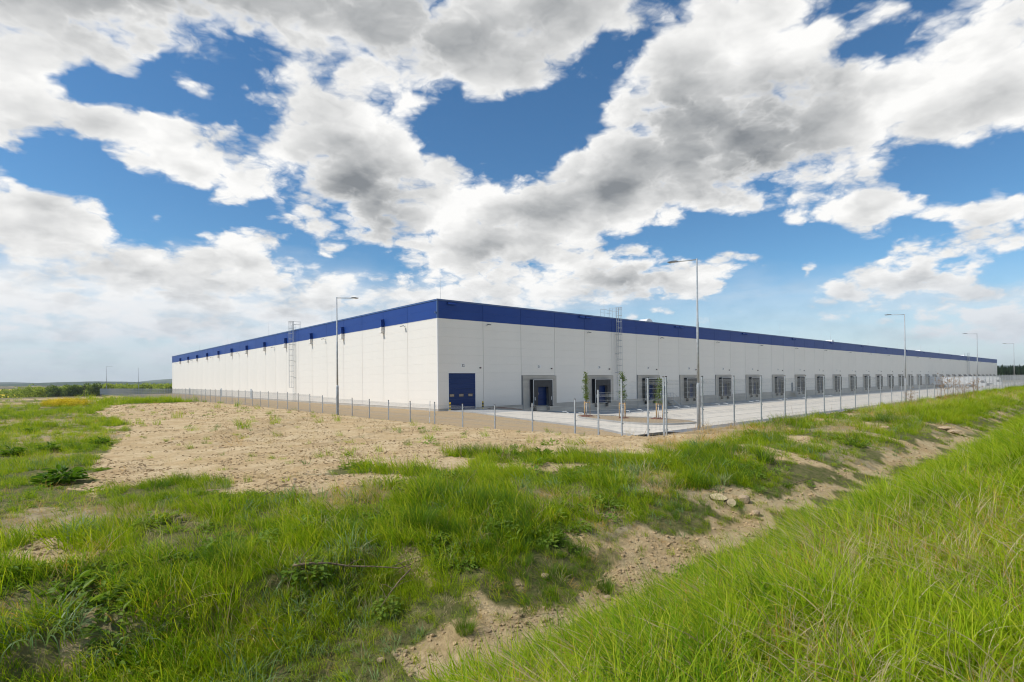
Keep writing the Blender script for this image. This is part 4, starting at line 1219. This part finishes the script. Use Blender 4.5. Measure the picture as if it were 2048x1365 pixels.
# --- small clods and stones on the bare earth
def clod_mesh(seed, m):
    r = np.random.default_rng(seed); bm = bmesh.new(); bmesh.ops.create_icosphere(bm, subdivisions=1, radius=1)
    for q in bm.verts: q.co *= r.uniform(.65, 1.25); q.co.z *= .65
    me = bpy.data.meshes.new('clod'); bm.to_mesh(me); bm.free(); me.materials.append(m); return me
clodm = mat('dry_clod', (.50, .36, .195), .95, vary=.2, scale=30, per_object=.18, bump=.5)
clods = [clod_mesh(i, clodm) for i in range(5)]+[clod_mesh(9, MT['stone'])]
u, v, r = sample(210000, -12, 92, 3.4, 75, .35)
dd, ss_ = masks(u, v)
keep = outside(u, v) & (dd > .5) & (RNG.uniform(0, 1, len(u)) < np.clip((fbm(u*1.1, v*1.1, 4, 88)-.34)*3.0, .05, 1))
us, vs_, rs = u[keep], v[keep], r[keep]
sz = .007+.020*RNG.power(.36, len(us))*(1+rs*.05); sz = np.minimum(sz, .016+.0024*rs)
print('clods', len(us))
tilt = RNG.uniform(-.6, .6, (len(us), 2))
scatter('earth_clods', 'clods and small stones lying on the bare earth', clods, np.stack([us, vs_, ground_z(us, vs_)+sz*.15], -1), RNG.uniform(0, 6.28, len(us)), sz, RNG.choice(6, len(us), p=[.19]*5+[.05]), tilt)
# --- sparse sprouts on the bare earth and low weeds along the fence
u, v, r = sample(2200, -8, 75, 8, 60, .6)
dd, _ = masks(u, v)
keep = outside(u, v) & (dd > .5) & (RNG.uniform(0, 1, len(u)) < np.clip((fbm(u*.6, v*.6, 3, 99)-.61)*5, .003, .8))
place('sprouts', 'small green sprouts dotted over the bare earth', short[:2]+weeds[:2], u, v, r, keep, .22, .5, .006, .02)
# --- yellow flowers at the left
fl = [leaves_mesh('flower_clump', LM['flower'], 46, .30, 1.1, .11, 500+i, .3, .9) for i in range(2)]+[blades_mesh('flower_stems', LM['short'], 22, .62, .004, .22, .25, .4, 505)]
c0 = hit(130, 813); c1 = hit(105, 812); c2 = hit(158, 811)
n = 620
tt = RNG.uniform(0, 1, n); base = np.array(c1)[None]*(1-tt[:, None])+np.array(c2)[None]*tt[:, None]
u = base[:, 0]+RNG.normal(0, .6, n); v = base[:, 1]+RNG.normal(0, 3.0, n); r = np.hypot(u, v)
place('yellow_flowers', 'patch of yellow flowers at the far left of the field', fl, u, v, r, np.ones(n, bool), .9, 1.4, 0, .02)

# --- single plants that can be told apart
def set_plant(name, label, cat, px, py, parts, group=None, s=1.0):
    p = hit(px, py)
    o = thing(name, label, cat, (p[0], p[1], float(ground_z(p[0], p[1]))-.02), RNG.uniform(0, 6), group)
    o.scale = (s, s, s)
    for nm, me in parts: link(nm, me, o)
    return o
tus = [('outer_blades', blades_mesh('outer_blades', LM['short'], 220, .62, .0035, .16, .75, 1.5, 601, 6)), ('inner_blades', blades_mesh('inner_blades', LM['tall'], 110, .50, .003, .12, .25, .7, 602, 5)), ('dead_blades', blades_mesh('dead_blades', LM['straw'], 50, .5, .003, .16, 1.0, 1.0, 603, 5))]
set_plant('grass_tussock', 'big arching grass tussock behind the long fallen branch', 'tussock', 765, 1160, tus, 'grass tussocks', .85)
dk = [('blades', blades_mesh('blades', LM['dark'], 380, .50, .0028, .20, .40, .8, 611, 5)), ('old_blades', blades_mesh('old_blades', LM['short'], 60, .45, .0028, .2, .6, .9, 612, 5))]
for px, py, lab, s in ((440, 1130, 'dark green grass tussock at the left, above the scarp', .85), (840, 1060, 'dark green grass tussock in the middle of the meadow', .9), (690, 1080, 'dark grass tussock left of the middle one', .75), (1440, 905, 'dark green grass tussock on the right bank near the fence', .9), (1530, 925, 'deep green grass tussock above the sawn logs', 1.0), (930, 1270, 'dark leafy tussock growing on the ditch side, at the bottom', .45), (1210, 1180, 'dark grass tussock at the edge of the ditch path', .5)):
    set_plant('grass_tussock', lab, 'tussock', px, py, dk, 'grass tussocks', s)
wd = [('leaves', leaves_mesh('leaves', LM['dark'], 150, .42, .42, .26, 621, .7, .38)), ('leaf_blades', blades_mesh('leaf_blades', LM['dark'], 40, .5, .018, .12, .7, 1.2, 622, 5))]
for px, py, lab, s in ((126, 968, 'largest dark leafy dock plant at the left edge of the bare earth', .8), (24, 912, 'dark leafy dock plant at the far left margin', .6), (95, 905, 'dock plant behind the largest one', .6), (200, 890, 'leafy dock plant on the corner of the bare earth', .55), (1085, 915, 'small bushy weed standing alone on the grass edge below the fence', .55), (60, 868, 'small dock plant in the dry grass at the left', .6)):
    set_plant('dock_plant', lab, 'weed', px, py, wd, 'leafy dock plants', s)
nt = [('leaves', leaves_mesh('leaves', LM['weed'], 190, .36, .42, .095, 631, .3, .7)), ('stems', blades_mesh('stems', LM['bark'] if 'bark' in LM else LM['dead'], 12, .45, .004, .2, .3, .3, 632, 3))]
for px, py, lab, s in ((615, 1170, 'bright nettle patch beside the left end of the fallen branch', .75), (775, 1230, 'nettle patch below the fallen branch', .5), (1010, 1070, 'nettle clump in the middle of the meadow', .6), (1380, 890, 'low leafy weed at the meadow edge by the fence', .5)):
    set_plant('nettle_patch', lab, 'nettles', px, py, nt, 'nettle patches', s)
gg = [('blades', blades_mesh('blades', LM['blue'], 90, .50, .008, .3, .5, 1.6, 641, 6))]
for px, py, lab, s in ((1760, 1040, 'grey-green broad-bladed grass on the near bank at the right', .7), (930, 1090, 'grey-green broad grass in the meadow middle', .6), (90, 1270, 'broad-bladed grass clump in the bottom left corner', .9), (250, 1290, 'broad grass clump right of the bottom-left one', .8), (430, 1290, 'third broad grass clump along the bottom left', .8)):
    set_plant('broad_grass', lab, 'grass clump', px, py, gg, 'broad-bladed grass clumps', s)
# dry stalks of last year's weeds before the far right fence
def dead_weed(seed):
    r = np.random.default_rng(seed); m = MB()
    for i in range(7):
        a = r.uniform(0, 6.28); h = r.uniform(.8, 1.35); b = Vector((.2*math.cos(a), .2*math.sin(a), 0)); t = b+Vector((r.normal(0, .12), r.normal(0, .12), h))
        m.tube([b, (b+t)/2+Vector((r.normal(0, .02), 0, 0)), t], [.008, .006, .003], 4)
        for k in range(9):
            p = b.lerp(t, r.uniform(.45, 1)); q = p+Vector((r.normal(0, .14), r.normal(0, .14), r.uniform(.05, .2)))
            m.tube([p, q], [.004, .002], 3)
            m.bbox(q.x-.012, q.x+.012, q.y-.012, q.y+.012, q.z-.01, q.z+.03, .003)
    return m.mesh('dry_stalks', LM['dead'])
dws = [dead_weed(1), dead_weed(2)]
dbl = blades_mesh('dry_leaves', LM['rust'], 70, .5, .004, .3, .6, .8, 651)
for k, (px, py, lab, s) in enumerate(((1886, 800, 'tallest dry brown weed before the far fence', 1.5), (1914, 797, 'dry brown weed with round seed heads next to the tallest one', 1.5), (1948, 795, 'third dry brown weed before the far fence, by the lamp post', 1.4), (1930, 800, 'low dry weed between the second and third', 1.1), (1820, 815, 'leaning dry weed where the green bank begins', .9))):
    set_plant('dry_weed', lab, 'dry weed', px, py, [('dry_stalks', dws[k % 2]), ('dry_leaves', dbl)], 'dry weeds before the fence', s)
# --- logs, stones, branches
def set_at(name, label, cat, px, py, dz=0.0, rz=0.0, group=None):
    p = hit(px, py); return thing(name, label, cat, (p[0], p[1], float(ground_z(p[0], p[1]))+dz), rz, group)
def disc(name, label, px, py, a, b, t, rx, ry, rz):
    o = set_at(name, label, 'log', px, py, .06, rz, 'sawn logs at the foot of the bank')
    rr = np.random.default_rng(int(px)); n = 22; m = MB(); f = MB()
    ring = [(a*math.cos(2*math.pi*i/n)*(1+.05*rr.normal()), b*math.sin(2*math.pi*i/n)*(1+.05*rr.normal())) for i in range(n)]
    m.prism(ring, 2, -t, t*.0).build('log_body', MT['bark'], o)
    f.prism([(x*.96, y*.96) for x, y in ring], 2, .001, .012).build('cut_face', MT['slab'], o)
    o.rotation_euler = (rx, ry, rz)
disc('sawn_log', 'broad pale sawn log lying at the foot of the bank, left one of two', 1437, 1001, .17, .085, .12, R(42), R(6), R(-48))
disc('sawn_log', 'small round pale sawn log, right one of two', 1463, 1014, .088, .08, .2, R(62), R(0), R(-40))
def rock(label, px, py, s, seed, m='stone', flat=.7):
    r = np.random.default_rng(seed); bm = bmesh.new(); bmesh.ops.create_icosphere(bm, subdivisions=2, radius=1)
    for q in bm.verts:
        n_ = q.co.copy(); k = 1+.35*(float(fbm(np.array(n_.x*1.4+seed), np.array(n_.y*1.4+n_.z), 3, seed))-.5)*2
        q.co = Vector((n_.x*k, n_.y*k*.8, n_.z*k*flat))
        q.co.x = max(-.75, min(.75, q.co.x)); q.co.z = min(.5*flat+.2, q.co.z)
    me = bpy.data.meshes.new('stone'); bm.to_mesh(me); bm.free(); me.materials.append(MT[m])
    p = hit(px, py)
    o = link('stone', me, None, (p[0], p[1], float(ground_z(p[0], p[1]))+s*.25), float(r.uniform(0, 6)))
    o.scale = (s, s, s); tag(o, label, 'stone', 'loose stones')
rock('yellowish rough rock right of the two sawn logs', 1487, 1002, .15, 3, 'stone', .75)
rock('small brown rock on the path below the logs', 1511, 1029, .09, 4, 'stone', .8)
rock('pale flat stone on the bank at the right', 1770, 858, .22, 5, 'stone', .3)
rock('long flat pale stone where the path bends', 1890, 860, .34, 6, 'stone', .25)
rock('second flat stone beside the long one', 1908, 868, .30, 7, 'stone', .25)
rock('pale stone in the grass near the bottom edge', 762, 1328, .045, 8, 'stone', .5)
rock('pale stone on the meadow left of the ditch', 1090, 1156, .07, 9, 'stone', .6)
rock('light stone in the ditch by the lone tuft', 1215, 1195, .06, 10, 'stone', .6)
rock('pale stone lying in the left meadow', 50, 862, .16, 11, 'sign', .4)
def branch(label, pix, r0, twigs, seed, lift=.10):
    pts = [Vector(hit(x, y)) for x, y in pix]
    for p in pts: p.z = float(ground_z(p.x, p.y))+lift
    base = pts[0].copy()
    o = thing('fallen_branch', label, 'branch', base, 0, 'fallen branches')
    rr = np.random.default_rng(seed)
    m = MB().tube([p-base+Vector((0, 0, .012*rr.normal())) for p in pts], [r0*(1-.65*i/(len(pts)-1)) for i in range(len(pts))], 7)
    m.build('limb', MT['deadwood'], o, True)
    for k in range(twigs):
        i = rr.integers(0, len(pts)-1); p = pts[i].lerp(pts[i+1], rr.uniform(0, 1))-base
        q = p+Vector((rr.normal(0, .22), rr.normal(0, .22), rr.uniform(-.02, .16)))
        MB().tube([p, p.lerp(q, .5)+Vector((0, 0, .02)), q], [r0*.35, r0*.25, r0*.12], 5).build('twig', MT['deadwood'], o)
branch('long bare branch lying across the grass below the tussock', [(586, 1188), (620, 1183), (660, 1179), (700, 1180), (750, 1180), (800, 1180), (822, 1172)], .015, 7, 1, .27)
branch('thin forked branch slanting down right of the long one', [(822, 1175), (800, 1200), (780, 1230), (762, 1255)], .010, 3, 2, .22)
branch('short broken branch on the bare soil by the ditch', [(1570, 975), (1600, 968), (1625, 962)], .012, 5, 4, .04)
branch('dead twig lying in the dry grass at the left', [(520, 1010), (560, 990), (610, 985)], .008, 5, 5, .12)

# --- young staked trees on the island
def young_tree(u, v, h, label, seed):
    z = float(pave_z(u, v))+.12
    o = thing('young_tree', label, 'tree', (u, v, z), 0, 'young trees on the island')
    r = np.random.default_rng(seed)
    top = Vector((r.normal(0, .05), r.normal(0, .05), h))
    tr = MB().tube([(0,0,-.1),(.01,.01,h*.4),top*.75,top], [.028,.022,.014,.005], 7)
    for k in range(14):
        zz = h*r.uniform(.42, .95); a = r.uniform(0, 6.28); L = .30*(1.1-zz/h)+.08
        tr.tube([(top.x*zz/h, top.y*zz/h, zz), (top.x*zz/h+L*.55*math.cos(a), top.y*zz/h+L*.55*math.sin(a), zz+L)], [.008,.003], 4)
    tr.build('trunk', MT['bark'], o, True)
    MB().tube([(0,0,0),(.003,.003,1.15)], .034, 8).build('trunk_guard', MT['wrap'], o, True)
    V, F = [], []
    ns = 40
    cl = [(h*r.uniform(.40, 1.0), r.uniform(0, 6.28), r.uniform(.02, .30)) for _ in range(ns)]
    for zc, a, d in cl:
        d *= (1.25-zc/h)*1.3
        for k in range(26):
            p = Vector((d*math.cos(a)+top.x*zc/h, d*math.sin(a)+top.y*zc/h, zc))+Vector(r.normal(0, .095, 3))
            dr = Vector(r.normal(0, 1, 3)).normalized(); L = r.uniform(.05, .10); s = dr.cross(Vector(r.normal(0, 1, 3))).normalized()*L*.42
            b = len(V); V += [tuple(p), tuple(p+dr*L*.5+s), tuple(p+dr*L), tuple(p+dr*L*.5-s)]; F.append((b, b+1, b+2, b+3))
    me = bpy.data.meshes.new('crown'); me.from_pydata(V, [], F); me.materials.append(LM['tree']); me.update()
    link('crown', me, o)
    st = thing('tree_stakes', 'wooden tripod of stakes round the '+label.split(' young')[0]+' young tree', 'tree stakes', (u, v, z), .3+seed, 'stakes round the young trees')
    P3 = [Vector((.30*math.cos(a), .30*math.sin(a), 0)) for a in (.3, .3+2.1, .3+4.2)]
    for p in P3: MB().tube([p+Vector((0,0,-.2)), p+Vector((0,0,1.28))], .032, 8).build('stake', MT['wood'], st, True)
    for i in range(3):
        a, b = P3[i], P3[(i+1) % 3]
        MB().tube([a+Vector((0,0,1.18)), b+Vector((0,0,1.18))], .028, 6).build('rail', MT['wood'], st, True)
    V, F = [(0, 0, .12)], []
    for k, (rr_, zz) in enumerate(((.35, .10), (.62, -.03))):
        for i in range(14):
            a = 6.283*i/14; q = rr_*(1+.2*r.normal()); V.append((q*math.cos(a), q*math.sin(a), zz+.02*r.normal()))
    for i in range(14):
        F.append((0, 1+i, 1+(i+1) % 14)); F.append((1+i, 15+i, 15+(i+1) % 14, 1+(i+1) % 14))
    me = bpy.data.meshes.new('mulch_ring'); me.from_pydata(V, [], F); me.materials.append(MT['mulch']); me.update()
    link('mulch_ring', me, o)
young_tree(35.35, 30.7, 3.75, 'left young tree of the three on the island, before the second dock', 11)
young_tree(35.2, 26.7, 3.75, 'middle young tree of the three on the island', 12)
young_tree(36.4, 24.2, 3.15, 'right young tree of the three on the island, with a bent crown', 13)

# --- woods beyond
def crown_mesh(seed, m, w, h, n, size, base=.18):
    """many leaf tufts through the volume of a lobed crown"""
    r = np.random.default_rng(seed); V, F = [], []
    lobes = [(Vector((r.normal(0, .30)*w, r.normal(0, .30)*w, h*r.uniform(base+.12, .82))), r.uniform(.20, .36)*w) for _ in range(11)]
    for i in range(n):
        c, rad = lobes[r.integers(0, len(lobes))]
        d = Vector(r.normal(0, 1, 3)).normalized(); p = c+d*rad*r.uniform(.55, 1.05)
        if p.z < h*base*.6: continue
        a = Vector(r.normal(0, 1, 3)).normalized(); a = (a+d*.5).normalized(); s = a.cross(Vector(r.normal(0, 1, 3))).normalized(); L = size*r.uniform(.6, 1.4)
        b = len(V); V += [tuple(p-a*L*.5), tuple(p+s*L*.5), tuple(p+a*L*.5), tuple(p-s*L*.5)]; F.append((b, b+1, b+2, b+3))
    me = bpy.data.meshes.new('crown'); me.from_pydata(V, [], F); me.materials.append(m); me.update(); return me
def conifer_mesh(seed, h):
    r = np.random.default_rng(seed); V, F = [], []
    for k in range(420):
        t = r.uniform(0, 1)**.8; z = h*(.06+.94*t); R_ = .19*h*(1-t)**.85*r.uniform(.5, 1.1)+.1; a = r.uniform(0, 6.28)
        p = Vector((R_*math.cos(a)*.6, R_*math.sin(a)*.6, z)); q = Vector((R_*math.cos(a), R_*math.sin(a), z-.07*h*(1-t)-.1)); s = Vector((-math.sin(a), math.cos(a), 0))*(.03*h*(1-t)+.12)
        b = len(V); V += [tuple(p-s*.3), tuple(q-s), tuple(q+s), tuple(p+s*.3)]; F.append((b, b+1, b+2, b+3))
    me = bpy.data.meshes.new('conifer'); me.from_pydata(V, [], F); me.materials.append(LM['conifer']); me.update(); return me
con = [conifer_mesh(i, 10.0) for i in range(4)]
n = 1500
aa = np.radians(RNG.uniform(82.2, 92, n)); rr = RNG.uniform(470, 640, n)
u, v = rr*np.sin(aa), rr*np.cos(aa)
scatter('conifer_wood', 'dark conifer wood beyond the far end of the yard', con, np.stack([u, v, ground_z(u, v)], -1), RNG.uniform(0, 6, n), RNG.uniform(.72, 1.02, n), RNG.integers(0, 4, n))
dec = [crown_mesh(40+i, LM['wood'], 8.5, 10, 2600, .75) for i in range(4)]
def at_view(px, py, dist):
    d = px_ray(px, py); p = CAM+d*(dist/(d@FW)); return p
pos, sc, pk2 = [], [], []
for (x0, x1, top0, top1, dist, n) in ((60, 190, 776, 772, 480, 60), (120, 345, 773, 768, 560, 90), (185, 345, 771, 769, 430, 60), (0, 150, 781, 775, 700, 40)):
    for i in range(n):
        x = RNG.uniform(x0, x1); t = (x-x0)/(x1-x0); dd_ = dist*RNG.uniform(.95, 1.15)
        p = at_view(x, top0+(top1-top0)*t+RNG.uniform(-1, 4), dd_); h = RNG.uniform(9, 13)
        pos.append((p[0], p[1], p[2]-h)); sc.append(h/10); pk2.append(RNG.integers(0, 4))
scatter('woodland', 'green mixed wood in the valley at the left', dec, np.array(pos), RNG.uniform(0, 6, len(pos)), np.array(sc), np.array(pk2))
trunk = MB().tube([(0,0,-2),(0,0,3),(.1,.05,6)], [.28,.2,.1], 8).mesh('trunk', MT['bark'], True)
dcrown = [crown_mesh(60+i, LM['tree'], 7.5, 10, 2200, .6) for i in range(3)]
for k, (x, top, dist, lab) in enumerate(((112, 773, 395, 'round bright green tree left of the utility pole'), (136, 772, 400, 'broad pale green tree before the valley wood, below the yellow strip'), (152, 770, 405, 'tall light green tree just left of the utility pole'), (183, 768, 385, 'light green tree at the left end of the fence'), (97, 777, 400, 'small rounded green tree at the left of the wood'))):
    p = at_view(x, top, dist)
    o = thing('broadleaf_tree', lab, 'tree', (p[0], p[1], p[2]-9.5), k*1.3, 'trees before the valley wood')
    link('trunk', trunk, o); link('crown', dcrown[k % 3], o)
bush = crown_mesh(77, LM['wood'], 11, 6.5, 2600, .6, .02)
p = at_view(66, 779.5, 300)
o = thing('round_bush', 'big dark rounded bush behind the field at the far left', 'bush', (p[0], p[1], p[2]-5.6), 0)
link('crown', bush, o)
link('stem', MB().tube([(0,0,-3),(0,0,2)], .2, 8).mesh('stem', MT['bark']), o)
p = at_view(0, 784, 320)
o = thing('round_bush', 'dark bush cut by the left edge of the picture', 'bush', (p[0]-3, p[1], p[2]-5.6), 2)
link('crown', bush, o); link('stem', bpy.data.meshes['stem'], o)

# ------------------------------------------------------------------ the air
hz = MB().box(-7000, 7000, -7000, 7000, -40, 130).mesh('haze', [])
hm = bpy.data.materials.new('haze'); hm.use_nodes = True
ht = hm.node_tree; ht.nodes.clear()
vo_ = ht.nodes.new('ShaderNodeVolumePrincipled'); ho = ht.nodes.new('ShaderNodeOutputMaterial')
vo_.inputs['Color'].default_value = (.80, .88, 1.0, 1); vo_.inputs['Density'].default_value = HAZE; vo_.inputs['Anisotropy'].default_value = .2
ht.links.new(vo_.outputs[0], ho.inputs['Volume'])
hz.materials.append(hm)
tag(link('haze', hz), 'thin blue haze in the air', None, None, 'stuff')
